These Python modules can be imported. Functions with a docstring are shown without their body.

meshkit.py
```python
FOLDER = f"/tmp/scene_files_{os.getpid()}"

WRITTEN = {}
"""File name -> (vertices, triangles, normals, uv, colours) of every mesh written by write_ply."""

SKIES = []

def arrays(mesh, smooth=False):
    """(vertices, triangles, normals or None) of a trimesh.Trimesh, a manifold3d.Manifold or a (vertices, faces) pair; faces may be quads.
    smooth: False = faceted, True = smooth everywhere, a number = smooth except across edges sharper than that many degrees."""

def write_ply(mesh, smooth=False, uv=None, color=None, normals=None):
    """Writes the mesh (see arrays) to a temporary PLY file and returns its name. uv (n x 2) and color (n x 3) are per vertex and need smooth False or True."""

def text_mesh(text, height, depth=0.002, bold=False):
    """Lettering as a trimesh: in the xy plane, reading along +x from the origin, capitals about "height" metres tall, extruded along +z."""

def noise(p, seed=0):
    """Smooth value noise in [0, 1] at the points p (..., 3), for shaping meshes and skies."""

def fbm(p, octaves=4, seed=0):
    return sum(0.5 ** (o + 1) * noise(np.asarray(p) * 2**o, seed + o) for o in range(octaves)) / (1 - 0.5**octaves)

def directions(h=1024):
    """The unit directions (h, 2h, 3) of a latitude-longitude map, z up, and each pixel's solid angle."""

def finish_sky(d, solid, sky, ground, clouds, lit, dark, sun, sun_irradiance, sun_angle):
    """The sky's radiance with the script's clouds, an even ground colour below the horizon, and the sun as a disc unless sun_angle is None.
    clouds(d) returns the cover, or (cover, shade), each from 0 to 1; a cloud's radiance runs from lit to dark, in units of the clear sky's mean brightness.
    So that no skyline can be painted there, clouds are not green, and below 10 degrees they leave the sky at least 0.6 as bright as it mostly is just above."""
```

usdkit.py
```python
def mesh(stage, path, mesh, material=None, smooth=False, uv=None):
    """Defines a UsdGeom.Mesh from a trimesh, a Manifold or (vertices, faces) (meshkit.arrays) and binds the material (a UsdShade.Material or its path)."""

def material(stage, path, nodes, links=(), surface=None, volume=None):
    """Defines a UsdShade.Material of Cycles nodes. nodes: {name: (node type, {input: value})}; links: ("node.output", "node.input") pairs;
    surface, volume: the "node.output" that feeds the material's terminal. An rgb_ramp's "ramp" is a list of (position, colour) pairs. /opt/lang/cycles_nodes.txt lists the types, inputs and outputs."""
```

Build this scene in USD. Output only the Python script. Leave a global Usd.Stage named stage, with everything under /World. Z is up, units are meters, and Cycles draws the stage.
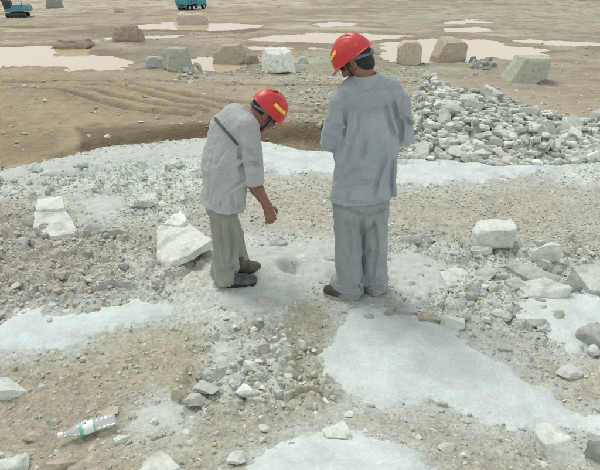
import math, random
import numpy as np, trimesh, usdkit, meshkit
from scipy.spatial import cKDTree
from pxr import Usd, UsdGeom, UsdLux, UsdShade, Gf, Sdf, Vt

# ------------------------------------------------------------------ stage, camera, sky, sun
stage = Usd.Stage.CreateInMemory()
UsdGeom.SetStageUpAxis(stage, UsdGeom.Tokens.z)
UsdGeom.Xform.Define(stage, '/World')
UsdGeom.Scope.Define(stage, '/World/Looks')
FPX, PITCH, CAMH = 540.0, math.radians(27.0), 2.06     # lens in pixels of a 600 wide picture, look-down angle, eye height
EXPOSURE = 0.32
cam = UsdGeom.Camera.Define(stage, '/World/camera')
cam.CreateHorizontalApertureAttr(36.0)
cam.CreateVerticalApertureAttr(36.0 * 802 / 1024)
cam.CreateFocalLengthAttr(36.0 * FPX / 600.0)
cam.CreateFStopAttr(0.0)
cam.CreateExposureAttr(EXPOSURE)
cam.AddTranslateOp().Set(Gf.Vec3d(0, 0, CAMH))
cam.AddRotateXOp().Set(90.0 - math.degrees(PITCH))

SUN_EL, SUN_AZ = math.radians(58), math.radians(-40)   # azimuth = atan2(x, y)
sd = np.array([math.cos(SUN_EL) * math.sin(SUN_AZ), math.cos(SUN_EL) * math.cos(SUN_AZ), math.sin(SUN_EL)])
SKY_STRENGTH, SUN_INTENSITY = 0.1, 0.46
usdkit.material(stage, '/World/Looks/overcast_sky', {
    'sky': ('sky_texture', {'sky_type': 'single_scattering', 'sun_disc': False, 'sun_elevation': SUN_EL, 'sun_rotation': SUN_AZ}),
    'tc': ('texture_coordinate', {}),
    'n': ('noise_texture', {'scale': 2.2, 'detail': 5.0, 'roughness': 0.55}),
    'cl': ('rgb_ramp', {'ramp': [(0.0, (5.0, 5.3, 5.7)), (0.45, (6.2, 6.4, 6.6)), (1.0, (8.2, 8.2, 8.1))]}),
    'mx': ('mix_color', {'fac': 0.93, 'use_clamp': False}),
    'bg': ('background_shader', {'strength': SKY_STRENGTH})},
    [('tc.generated', 'n.vector'), ('n.fac', 'cl.fac'), ('sky.color', 'mx.a'), ('cl.color', 'mx.b'), ('mx.result', 'bg.color')], surface='bg.background')
dome = UsdLux.DomeLight.Define(stage, '/World/sky')
UsdShade.MaterialBindingAPI.Apply(dome.GetPrim()).Bind(UsdShade.Material.Get(stage, '/World/Looks/overcast_sky'))
dome.GetPrim().SetCustomDataByKey('kind', 'structure')
sun = UsdLux.DistantLight.Define(stage, '/World/sun')
sun.CreateNormalizeAttr(True)
sun.CreateIntensityAttr(SUN_INTENSITY)
sun.CreateAngleAttr(24.0)
sun.CreateColorAttr(Gf.Vec3f(1.0, 0.97, 0.92))
sun.AddRotateZOp().Set(-math.degrees(SUN_AZ))
sun.AddRotateXOp().Set(math.degrees(SUN_EL) - 90.0)

# ------------------------------------------------------------------ helpers
CP, SP = math.cos(PITCH), math.sin(PITCH)
TAKEN = {}


def numbered(name, parent='/World'):
    k = TAKEN.get((parent, name), 0)
    TAKEN[(parent, name)] = k + 1
    return f'{parent}/{name}' if k == 0 else f'{parent}/{name}_{k:03d}'


def data(prim, label=None, cat=None, group=None, kind=None):
    for k, v in (('label', label), ('category', cat), ('group', group), ('kind', kind)):
        if v:
            prim.SetCustomDataByKey(k, v)
    return prim


BASE = {}


def thing(name, label, cat, loc, group=None):
    path = numbered(name)
    x = UsdGeom.Xform.Define(stage, path)
    x.AddTranslateOp().Set(Gf.Vec3d(*map(float, loc)))
    BASE[path] = np.asarray(loc, float)
    data(x.GetPrim(), label, cat, group)
    return path


def part(name, mesh, mat, parent, smooth=40, label=None, kind=None):
    """One mesh under a thing or a part; the mesh is given in world coordinates."""
    path = numbered(name, parent)
    b = BASE[parent]
    v, f = (mesh.vertices, mesh.faces) if hasattr(mesh, 'vertices') else mesh
    m = usdkit.mesh(stage, path, (np.asarray(v) - b, f), mat, smooth)
    BASE[path] = b
    data(m.GetPrim(), label, kind=kind)
    return path


def single(name, mesh, mat, loc, label, cat, group=None, kind=None, smooth=False, tint=None):
    """A thing that is one mesh, given about its own base at loc."""
    path = numbered(name)
    m = usdkit.mesh(stage, path, mesh, mat, smooth)
    m.AddTranslateOp().Set(Gf.Vec3d(*map(float, loc)))
    data(m.GetPrim(), label, cat, group, kind)
    BASE[path] = np.asarray(loc, float)
    if tint is not None:
        UsdGeom.PrimvarsAPI(m).CreatePrimvar('tint', Sdf.ValueTypeNames.Color3fArray, 'vertex').Set(Vt.Vec3fArray.FromNumpy(tint.astype(np.float32)))
    return path


def L(r, g, b):
    c = np.array([r, g, b], float) / 255
    return np.where(c < 0.04045, c / 12.92, ((c + 0.055) / 1.055) ** 2.4)


def ray(px, py):
    px, py = np.asarray(px, float), np.asarray(py, float)
    v, u = (235 - py) / FPX, (px - 300) / FPX
    return np.stack([u + 0 * v, CP + v * SP, -SP + v * CP], -1)


def P(px, py, Y):
    """The point at depth y = Y that is seen in direction (px, py)."""
    d = ray(px, py)
    return d * (Y / d[1]) + [0, 0, CAMH]


def project(x, y, z):
    fw = y * CP - (z - CAMH) * SP
    up = y * SP + (z - CAMH) * CP
    fw = np.maximum(fw, 1e-3)
    return 300 + FPX * x / fw, 235 - FPX * up / fw, fw


def sstep(a, b, x):
    t = np.clip((x - a) / (b - a), 0, 1)
    return t * t * (3 - 2 * t)


def fbm2(x, y, s, oct=3, seed=0):
    """Noise about 0 in [-1, 1], feature size s metres."""
    return meshkit.fbm(np.stack([x / s, y / s, 0 * x + seed * 7.31], -1), oct, seed) * 2 - 1


def poly_sd(px, py, poly):
    """Signed distance to a polygon, positive inside."""
    poly = np.asarray(poly, float)
    d2 = np.full(px.shape, 1e18)
    inside = np.zeros(px.shape, bool)
    for (x0, y0), (x1, y1) in zip(poly, np.roll(poly, -1, 0)):
        ex, ey = x1 - x0, y1 - y0
        wx, wy = px - x0, py - y0
        t = np.clip((wx * ex + wy * ey) / (ex * ex + ey * ey + 1e-12), 0, 1)
        d2 = np.minimum(d2, (wx - t * ex) ** 2 + (wy - t * ey) ** 2)
        if y0 != y1:
            inside ^= ((y0 > py) != (y1 > py)) & (px < ex * (py - y0) / (y1 - y0) + x0)
    return np.where(inside, 1, -1) * np.sqrt(d2)


def line_d(x, y, pts):
    d2 = np.full(x.shape, 1e18)
    for (x0, y0), (x1, y1) in zip(pts[:-1], pts[1:]):
        ex, ey = x1 - x0, y1 - y0
        t = np.clip(((x - x0) * ex + (y - y0) * ey) / (ex * ex + ey * ey), 0, 1)
        d2 = np.minimum(d2, (x - x0 - t * ex) ** 2 + (y - y0 - t * ey) ** 2)
    return np.sqrt(d2)


def onplane(pts, z):
    d = ray(*np.asarray(pts, float).T)
    t = (z - CAMH) / d[:, 2]
    return (d * t[:, None])[:, :2]


# ------------------------------------------------------------------ terrain
EDGE = [(-260, 178), (-60, 172), (0, 165), (30, 158), (70, 150), (100, 143), (140, 139), (170, 136), (200, 134), (230, 136), (260, 139), (300, 145), (330, 147), (400, 156), (450, 159), (500, 161), (550, 160), (600, 156), (660, 152), (860, 150)]
_e = onplane(EDGE, 0.0)
E_TH, E_R = np.arctan2(_e[:, 0], _e[:, 1]), np.hypot(_e[:, 0], _e[:, 1])
HEAP = onplane([(392, 200), (398, 128), (404, 88), (412, 76), (440, 72), (455, 84), (470, 93), (520, 98), (552, 106), (600, 112), (700, 118), (760, 200), (600, 196), (550, 198)], -0.5)
PONDS = [  # outline in directions of view, water level
    ('wide muddy pond left of the grey boulder', -2.62, [(-60, 50), (0, 47), (40, 45), (54, 45), (60, 49), (86, 48), (92, 55), (125, 60), (134, 64), (122, 69), (95, 70), (72, 71), (60, 68), (30, 67), (0, 68), (-60, 70)]),
    ('pale pool behind the white block and red helmet', -2.75, [(250, 40), (275, 35), (320, 33), (380, 34), (440, 36), (470, 38), (400, 44), (330, 46), (290, 44), (258, 44)]),
    ('pale pool lying around the tan cut block at right', -2.62, [(376, 54), (384, 44), (400, 42), (420, 39), (445, 39), (500, 39), (528, 41), (515, 46), (548, 50), (545, 57), (520, 60), (490, 58), (466, 62), (432, 63), (396, 62), (380, 60)]),
    ('narrow pool in front of the tan rounded boulder', -2.55, [(188, 64), (196, 57), (212, 57), (240, 68), (236, 72), (216, 74), (196, 70)]),
    ('long pale pool beyond the mud lump at centre left', -3.05, [(126, 27), (150, 24), (185, 23), (232, 24), (262, 25), (262, 28), (215, 31), (180, 30), (135, 30)]),
    ('thin puddle beyond the rounded brown lump', -2.9, [(100, 38), (118, 36), (180, 35), (182, 38), (110, 40)]),
    ('small bright puddle far off at upper right', -3.2, [(443, 21), (462, 20), (486, 21), (490, 23), (462, 24), (444, 24)]),
    ('thin far puddle above the red helmet of the standing worker', -3.1, [(312, 24), (330, 22), (356, 23), (352, 27), (322, 28)]),
    ('thin streak of muddy water beyond the white block', -2.72, [(236, 47), (268, 46), (330, 48), (352, 50), (300, 51), (250, 50)]),
    ('streak of muddy water far right behind the tan cut block', -2.7, [(520, 43), (560, 41), (620, 43), (640, 46), (570, 46)]),
    ('flat shallow pool beyond the small puddle, upper right', -3.0, [(444, 28), (478, 27), (490, 30), (470, 33), (446, 32)]),
]
POND_W = [(n, z, onplane(o, z)) for n, z, o in PONDS]
RUTS = [onplane(o, -2.2) for o in ([(0, 73), (60, 74), (110, 79), (160, 90), (220, 103), (330, 112)], [(0, 79), (60, 80), (110, 86), (155, 97), (215, 111), (330, 120)],
                                   [(-20, 92), (60, 98), (130, 112), (190, 120)], [(-20, 86), (70, 91), (140, 104), (205, 116)], [(150, 76), (250, 84), (340, 84)])]
HOLE = onplane([(291, 269)], 0.0)[0]


def heap_w(x, y):
    return sstep(-0.5, 0.5, poly_sd(x, y, HEAP))


def edge_s(x, y):
    th, r = np.arctan2(x, y), np.hypot(x, y)
    return r - np.interp(th, E_TH, E_R) + 0.22 * fbm2(x, y, 0.9, 3, 5)


def h_macro(x, y):
    x, y = np.asarray(x, float), np.asarray(y, float)
    r = np.hypot(x, y)
    s = edge_s(x, y)
    ledge = 0.035 * fbm2(x, y, 1.4, 2, 1) + 0.30 * sstep(2.3, 1.2, r) - 0.06 * sstep(4.2, 5.6, r)
    dh = np.hypot(x - HOLE[0], y - HOLE[1]) * (1 + 0.7 * fbm2(x, y, 0.13, 2, 14)) + 0.012
    ledge = ledge + 0.02 * np.exp(-((dh - 0.2) / 0.12) ** 2) - 0.12 * np.exp(-((dh / 0.08) ** 2))
    pit = np.interp(r, [0, 6, 9, 12, 20, 26, 36, 52, 72, 96, 140, 300, 5000], [-2.1, -2.1, -2.15, -1.95, -2.25, -2.58, -2.66, -3.2, -4.1, -5.0, -6.0, -7.5, -8.0])
    far = sstep(4, 40, r)
    pit = pit + 0.10 * fbm2(x, y, 4.0, 3, 2) + far * 0.20 * fbm2(x, y, 11.0, 3, 3) + sstep(18, 32, r) * 0.16 * (0.4 - np.abs(fbm2(x * 0.30, y, 1.7, 3, 13)))
    # eroded bank below the ledge: a step that rises away from the viewer
    st = r - np.interp(np.arctan2(x, y), np.radians([-50, -30, -22, -10, 3, 12, 20, 50]), [10.6, 10.8, 12.6, 13.4, 13.4, 13.8, 13.4, 13]) + 0.35 * fbm2(x, y, 1.2, 3, 8)
    pit = pit - 0.55 * (1 - sstep(0.0, 1.1, st)) + 0.22 * np.exp(-((st - 0.9) / 0.9) ** 2)
    pit = pit + 0.35 * np.exp(-(((x + 9.5) / 3.0) ** 2 + ((y - 18.5) / 2.5) ** 2))
    for pts in RUTS:
        d = line_d(x, y, pts) + 0.05 * fbm2(x, y, 0.7, 2, 9)
        pit = pit - 0.13 * np.exp(-(d / 0.14) ** 2) + 0.08 * np.exp(-((d - 0.30) / 0.13) ** 2)
    for _, z, o in POND_W:
        lo, hi = o.min(0) - 6, o.max(0) + 6
        near = (x > lo[0]) & (x < hi[0]) & (y > lo[1]) & (y < hi[1])
        if near.any():
            xx, yy = x[near], y[near]
            q = poly_sd(xx, yy, o) + 1.3 * fbm2(xx * 0.5, yy, 1.6, 4, 12)
            w = sstep(-3.2, -0.2, q)
            pit[near] = pit[near] * (1 - w) + w * (z + np.clip(-q * 0.12, -0.25, 0.16))
    hw = heap_w(x, y)
    pit = pit * (1 - hw) + hw * (-0.22 - 0.045 * (r - 6.5) + 0.16 * fbm2(x, y, 1.6, 3, 4) - 0.07 * np.clip(x - 3, 0, 6))
    t = sstep(0.0, 0.9, s)
    return ledge * (1 - t) + pit * t


def at(px, py):
    """Where the directions (px, py) meet the ground: points (n, 3)."""
    d = ray(np.atleast_1d(px), np.atleast_1d(py))
    rr = np.concatenate([np.linspace(1.0, 8, 500), np.geomspace(8, 260, 500)[1:]])
    T = rr[None, :] / d[:, 1:2]
    X, Y, Z = d[:, 0:1] * T, d[:, 1:2] * T, d[:, 2:3] * T + CAMH
    hh = h_macro(X.ravel(), Y.ravel()).reshape(X.shape)
    k = np.argmax(Z - hh < 0, 1)
    i = np.arange(len(k))
    a, b = (Z - hh)[i, k - 1], (hh - Z)[i, k]
    w = (a / np.maximum(a + b, 1e-9))
    t = T[i, k - 1] * (1 - w) + T[i, k] * w
    p = d * t[:, None] + [0, 0, CAMH]
    p[:, 2] = h_macro(p[:, 0], p[:, 1])
    return p


def cells(x, y, size, tilt, jump, seed):
    """Broken rock: every cell of a random tiling is a small tilted plane, with sunk joints."""
    rng = np.random.default_rng(seed)
    X0, X1, Y0, Y1 = -9, 11, 0.3, 17
    n = int((X1 - X0) * (Y1 - Y0) / size**2)
    q = np.stack([rng.uniform(X0, X1, n), rng.uniform(Y0, Y1, n)], 1)
    g, c = rng.normal(0, tilt, (n, 2)), rng.uniform(0, jump, n)
    p = np.stack([x, y], 1)
    p = p + size * 0.25 * np.stack([fbm2(x, y, size * 0.8, 2, seed), fbm2(x, y, size * 0.8, 2, seed + 1)], 1)
    d, i = cKDTree(q).query(p, k=2)
    e = np.clip((d[:, 1] - d[:, 0]) / (size * 0.35), 0, 1)
    v = c[i[:, 0]] + ((p - q[i[:, 0]]) * g[i[:, 0]]).sum(1)
    return (v + 0.2 * jump) * sstep(0, 1, e) - 0.2 * jump, c[i[:, 0]] / jump


# zones of the ledge, as outlines in directions of view
RUBBLE = [[(-300, 225), (35, 200), (75, 232), (150, 232), (200, 265), (170, 300), (100, 312), (60, 310), (0, 322), (-300, 335)],
          [(395, 235), (470, 232), (560, 240), (900, 235), (900, 320), (600, 350), (540, 345), (480, 325), (400, 300), (385, 275)],
          [(-300, 180), (60, 158), (140, 160), (205, 175), (200, 215), (150, 215), (80, 190), (-300, 215)],
          [(180, 330), (250, 320), (320, 330), (330, 400), (260, 420), (180, 415)]]
BROWN = [([(-40, 240), (40, 235), (110, 262), (120, 300), (60, 312), (-40, 320)], (160, 150, 138)),
         ([(60, 345), (150, 325), (215, 340), (205, 390), (150, 408), (90, 400), (40, 375)], (157, 144, 117)),
         ([(-40, 365), (60, 365), (150, 410), (150, 480), (-40, 500)], (153, 140, 119)),
         ([(385, 190), (420, 186), (520, 185), (565, 190), (560, 235), (470, 235), (440, 240), (390, 225)], (162, 153, 135)),
         ([(375, 418), (420, 404), (470, 425), (545, 432), (545, 500), (430, 490)], (156, 149, 134)),
         ([(478, 378), (540, 372), (640, 378), (640, 415), (560, 402)], (164, 153, 137)),
         ([(262, 180), (330, 182), (335, 240), (262, 240)], (166, 156, 138)),
         ([(150, 405), (260, 400), (330, 400), (320, 432), (255, 470), (150, 480)], (150, 143, 125)),
         ([(285, 300), (330, 300), (345, 330), (325, 345), (330, 390), (300, 400), (280, 340)], (158, 150, 124)),
         ([(-40, 190), (30, 200), (40, 236), (-40, 250)], (160, 150, 136)),
         ([(560, 190), (640, 190), (640, 262), (570, 258)], (160, 156, 144))]
PALE = [([(-40, 170), (60, 155), (140, 145), (205, 140), (205, 200), (150, 215), (100, 190), (-40, 212)], (184, 187, 176)),
        ([(395, 245), (470, 250), (600, 262), (640, 270), (640, 330), (520, 320), (400, 300)], (178, 180, 171)),
        ([(235, 236), (340, 236), (345, 262), (335, 292), (270, 318), (200, 320), (180, 300)], (186, 186, 176)),
        ([(120, 250), (215, 262), (240, 300), (200, 330), (150, 305), (120, 300)], (174, 170, 160)),
        ([(200, 330), (300, 330), (290, 400), (200, 405)], (170, 168, 158)),
        ([(540, 160), (640, 150), (640, 192), (560, 190)], (176, 180, 172))]
PITZ = [([(-300, 72), (60, 70), (200, 86), (262, 110), (262, 145), (-300, 190)], (162, 143, 113)),
        ([(262, 95), (292, 76), (340, 70), (420, 66), (440, 76), (410, 130), (330, 128), (262, 122)], (163, 156, 138)),
        ([(80, 131), (200, 120), (330, 120), (335, 146), (200, 142), (80, 150)], (112, 94, 70)),  # darker brown band along the bank step
        ([(-100, 116), (60, 130), (60, 160), (-100, 180)], (150, 131, 101)),
        ([(548, 58), (640, 50), (640, 112), (552, 106), (470, 92), (450, 80), (470, 66)], (166, 150, 133)),
        ([(130, 38), (262, 46), (262, 58), (130, 58)], (152, 138, 125)),
        ([(180, 60), (300, 62), (300, 80), (180, 80)], (165, 152, 136)),
        ([(0, 0), (300, 0), (300, 8), (0, 12)], (190, 176, 156)),
        ([(380, 8), (640, 4), (640, 36), (380, 34)], (168, 160, 142)),
        ([(90, 10), (290, 8), (290, 22), (60, 26)], (170, 152, 130))]


def zone(px, py, fw, x, y, poly, soft, wob, size, seed):
    return sstep(-soft, soft, poly_sd(px, py, poly) + wob * fbm2(x, y, size, 3, seed))


# ledge and pit as one sheet of rings about the viewer, as fine as the picture where it is seen
ys = np.arange(545, 128, -0.85)
r1 = CAMH / np.tan(PITCH + np.arctan((ys - 235) / FPX))
ys2 = np.arange(158, -6, -0.8)
r2 = (CAMH + 2.3) / np.tan(PITCH + np.arctan((ys2 - 235) / FPX))
RR = np.concatenate([np.geomspace(0.05, r1[0] * 0.97, 14), r1, np.geomspace(r1[-1], r2[0], 32)[1:-1], r2, np.geomspace(r2[-1], 260, 60)[1:], np.geomspace(260, 4000, 24)[1:]])
HALF = math.radians(42)
TH = np.concatenate([np.linspace(HALF, 2 * math.pi - HALF, 64)[1:] - 2 * math.pi, np.linspace(-HALF, HALF, 800)[1:]])
NR, NT = len(RR), len(TH)
GX, GY = (RR[:, None] * np.sin(TH)).ravel(), (RR[:, None] * np.cos(TH)).ravel()
GR = np.repeat(RR, NT)
GM = h_macro(GX, GY)
PX, PY, FW = project(GX, GY, GM)
behind = (GY * CP - (GM - CAMH) * SP) < 0.3
PX[behind], PY[behind] = -9999, 9999
S = edge_s(GX, GY)
SEEN = GR < 16
rub = np.zeros(len(GX))
heapm = np.zeros(len(GX))
micro = np.zeros(len(GX))
cell_tone = np.zeros(len(GX))
k = SEEN
for n, poly in enumerate(RUBBLE):
    rub[k] = np.maximum(rub[k], zone(PX[k], PY[k], FW[k], GX[k], GY[k], poly, 14, 16, 0.25, 20 + n))
heapm[k] = heap_w(GX[k], GY[k])
DUST = [  # label, outline, softness, thickness, colour
    ('broad pale rock-dust sheet spreading in front of the standing worker', [(352, 309), (362, 304), (376, 308), (395, 312), (420, 318), (447, 328), (470, 343), (488, 357), (508, 366), (522, 384), (545, 391), (562, 404), (574, 414), (600, 417), (680, 420), (680, 450), (592, 434), (578, 428), (545, 429), (510, 426), (480, 419), (455, 406), (430, 400), (400, 407), (383, 411), (365, 402), (345, 388), (331, 372), (320, 358), (333, 345), (340, 330), (345, 318)], 2, 0.030),
    ('pale rock-dust sheet cut by the bottom edge of the picture', [(283, 441), (310, 432), (335, 428), (360, 432), (392, 440), (415, 452), (428, 480), (420, 530), (250, 530), (246, 480), (262, 458)], 3, 0.022),
    ('pale dust strip at the left edge below the reddish rubble', [(-60, 330), (0, 322), (20, 315), (50, 311), (85, 315), (110, 310), (140, 302), (165, 300), (176, 308), (168, 318), (150, 323), (125, 328), (95, 335), (70, 343), (40, 348), (-60, 356)], 3, 0.02),
    ('pale dust around the drill hole between the two workers', [(240, 254), (265, 242), (300, 240), (335, 246), (342, 262), (335, 283), (310, 290), (290, 298), (262, 313), (240, 314), (212, 302), (222, 290), (250, 282), (258, 264)], 6, 0.012),
    ('white dust rim on the ledge left of the stooping worker', [(-40, 176), (40, 164), (75, 158), (105, 152), (150, 147), (200, 139), (222, 140), (222, 152), (200, 158), (165, 160), (120, 164), (70, 170), (40, 176), (-40, 192)], 5, 0.02),
    ('white dust rim on the ledge between the two workers', [(245, 140), (262, 142), (300, 147), (338, 150), (338, 176), (310, 172), (285, 178), (262, 172), (245, 166)], 4, 0.025),
    ('white dust rim below the rubble heap at right', [(396, 166), (410, 161), (450, 161), (548, 160), (553, 167), (524, 176), (470, 182), (412, 188), (396, 182)], 3, 0.025),
    ('pale dust hollow at the right edge above the round pale rock', [(518, 302), (545, 294), (575, 296), (620, 296), (640, 318), (598, 326), (590, 345), (572, 350), (552, 342), (536, 322)], 4, 0.02),
    ('small dust patch left of the pebble cluster', [(143, 412), (165, 405), (178, 412), (176, 424), (158, 430), (140, 426)], 3, 0.012),
    ('small rounded dust patch uphill of the flat grey stones at left', [(84, 204), (100, 196), (122, 197), (126, 208), (112, 216), (90, 215)], 3, 0.02),
    ('small dust patch above the pebble cluster', [(210, 348), (222, 340), (236, 350), (236, 360), (222, 362)], 3, 0.012),
    ('pale dust sheet right of the standing worker legs', [(388, 262), (410, 250), (445, 262), (458, 280), (440, 292), (405, 290), (388, 285)], 6, 0.012),
]
dustf = []
for n, (lab, poly, soft, thick) in enumerate(DUST):
    q = np.full(len(GX), -1.0)
    sel = SEEN & (np.abs(PX - 300) < 420) & (PY < 560)
    q[sel] = (poly_sd(PX[sel], PY[sel], poly) + (1.9 * soft + 2.5) * fbm2(GX[sel], GY[sel], 0.16, 4, 40 + n) + (soft * 1.3 + 2.5) * fbm2(GX[sel], GY[sel], 0.04, 3, 60 + n)) / np.maximum(540 / FW[sel], 1)
    q = np.minimum(q, (0.10 - S) * 0.8)
    dustf.append(q)
dust_any = np.max(dustf, 0)
dm = sstep(-0.02, 0.03, dust_any)
xs, yy = GX[k], GY[k]
c1, t1 = cells(xs, yy, 0.085, 0.30, 0.035, 101)
c2, t2 = cells(xs, yy, 0.20, 0.24, 0.08, 102)
c3, t3 = cells(xs, yy, 0.035, 0.25, 0.012, 103)
ch, th_ = cells(xs, yy, 0.42, 0.30, 0.10, 104)
on = 1 - sstep(0.0, 0.5, S[k])
m = 0.026 * fbm2(xs, yy, 0.28, 3, 30) + 0.007 * fbm2(xs, yy, 0.06, 3, 31) + 0.5 * c3
m = m * (1 - 0.6 * dm[k]) + rub[k] * (1 - 0.9 * dm[k]) * (0.65 * c1 + 0.55 * c2 - 0.02)
m = m * on + (1 - on) * (1 - heapm[k]) * (0.06 * fbm2(xs, yy, 0.5, 4, 32) + 0.05 * np.clip(fbm2(xs, yy, 0.22, 3, 34), -0.1, 0.5)) + (1 - on) * heapm[k] * (ch + c2)
# where shoes stand the dirt is trodden flat
for fx, fy in ((-0.47, 3.30), (-0.37, 3.45), (0.31, 3.10), (0.45, 3.12)):
    m *= sstep(0.08, 0.3, np.hypot(xs - fx, yy - fy)) * 0.9 + 0.1
micro[k] = m
micro += (GR >= 16) * (0.06 * fbm2(GX, GY, 0.8, 3, 33) + 0.05 * np.clip(fbm2(GX, GY, 0.35, 3, 35), -0.1, 0.5))
cell_tone[k] = t1 * 0.5 + t2 * 0.5
GZ = GM + micro

# colour of the ground
def col(c):
    return L(*c)[None, :]


C = np.repeat(col((161, 158, 145)), len(GX), 0)
def lay(mask, c):
    global C
    C = C * (1 - mask[:, None]) + col(c) * mask[:, None]


pit_w = sstep(0.1, 0.5, S)
vis = (np.abs(PX - 300) < 500) & (PY < 620) & (PY > -60)
def zmask(poly, soft, wob, size, seed):
    o = np.zeros(len(GX))
    o[vis] = zone(PX[vis], PY[vis], FW[vis], GX[vis], GY[vis], poly, soft, wob, size, seed)
    return o


for n, (poly, c) in enumerate(PALE):
    lay(0.95 * zmask(poly, 16, 22, 0.3, 70 + n), np.array(c) + [5, 7, 6])
for n, (poly, c) in enumerate(BROWN):
    lay(0.78 * zmask(poly, 12, 20, 0.22, 80 + n), np.array(c) * 1.0)
PC = np.repeat(col((170, 152, 129)), len(GX), 0)
streak = fbm2(GX * 0.35, GY, 2.6, 4, 90)
streak2 = fbm2(GX * 0.30 + 5, GY, 5.5, 4, 91)
for msk, c in ((sstep(0.05, 0.3, streak), (153, 140, 119)), (sstep(0.05, 0.35, streak2), (184, 172, 151)), (sstep(0.1, 0.4, fbm2(GX * 0.4, GY, 7, 3, 92)), (165, 160, 138)),
               (sstep(0.15, 0.4, fbm2(GX * 0.4, GY, 9, 3, 93)), (174, 155, 140)), (sstep(0.2, 0.4, fbm2(GX * 0.25, GY, 3.3, 3, 94)), (128, 112, 94))):
    mm = (msk * sstep(19, 27, GR))[:, None] * 0.85
    PC = PC * (1 - mm) + col(c) * mm
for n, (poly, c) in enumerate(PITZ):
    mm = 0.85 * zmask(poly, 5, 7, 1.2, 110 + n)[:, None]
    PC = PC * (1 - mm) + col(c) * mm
hm3 = heapm[:, None]
PC = PC * (1 - hm3) + col((178, 182, 174)) * hm3
for _, z, o in POND_W:     # wet mud at the waterline
    q = poly_sd(GX, GY, o)
    mm = (0.55 * sstep(-1.3, -0.1, q + 0.4 * fbm2(GX, GY, 1.2, 2, 120)))[:, None] * (GR > 16)[:, None]
    PC = PC * (1 - mm) + col((146, 127, 110)) * mm
for pts in RUTS:     # damp, darker mud pressed in the wheel tracks
    dd = np.full(len(GX), 9.0)
    nr_ = (GR > 9) & (GR < 34) & (S > 0.5)
    dd[nr_] = line_d(GX[nr_], GY[nr_], pts)
    mm = (0.6 * sstep(0.32, 0.08, dd))[:, None]
    PC = PC * (1 - mm) + col((140, 122, 96)) * mm
mm = (0.7 * sstep(0.16, 0.02, np.abs(fbm2(GX * 0.30, GY, 1.7, 3, 13))) * sstep(18, 30, GR))[:, None]
PC = PC * (1 - mm) + col((139, 125, 104)) * mm
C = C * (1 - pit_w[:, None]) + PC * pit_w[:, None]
mott = (0.8 * fbm2(GX, GY, 0.12, 4, 95) + 1.5 * np.clip(fbm2(GX, GY, 0.045, 3, 97), -0.3, 0.5)) * (GR < 9) + fbm2(GX, GY, 1.3, 3, 96) * (GR >= 9) + 2.0 * fbm2(GX * 0.22, GY, 1.1, 3, 98) * sstep(16, 30, GR)
C = C * (1 + 0.17 * mott + (GR < 16) * rub * 0.12 * (cell_tone - 0.5))[:, None]
C = (C * 0.78 + 0.22 * C.mean(1, keepdims=True)) * np.where((S < 0.3)[:, None], [[1.21, 1.275, 1.235]], [[0.90, 0.94, 0.865]])
soft = np.zeros(len(GX))        # a dusting of rock powder thins out around every sheet
for n, d in enumerate(DUST):
    soft = np.maximum(soft, 0.85 * sstep(-0.20, 0.03, dustf[n] + 0.05 * fbm2(GX, GY, 0.11, 3, 170 + n)))
soft *= np.clip(0.68 + 0.9 * fbm2(GX, GY, 0.09, 4, 190), 0.1, 1)
lay(soft, (190, 199, 191))
C = np.clip(C, 0.02, 0.8)

MAT = {}


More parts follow.
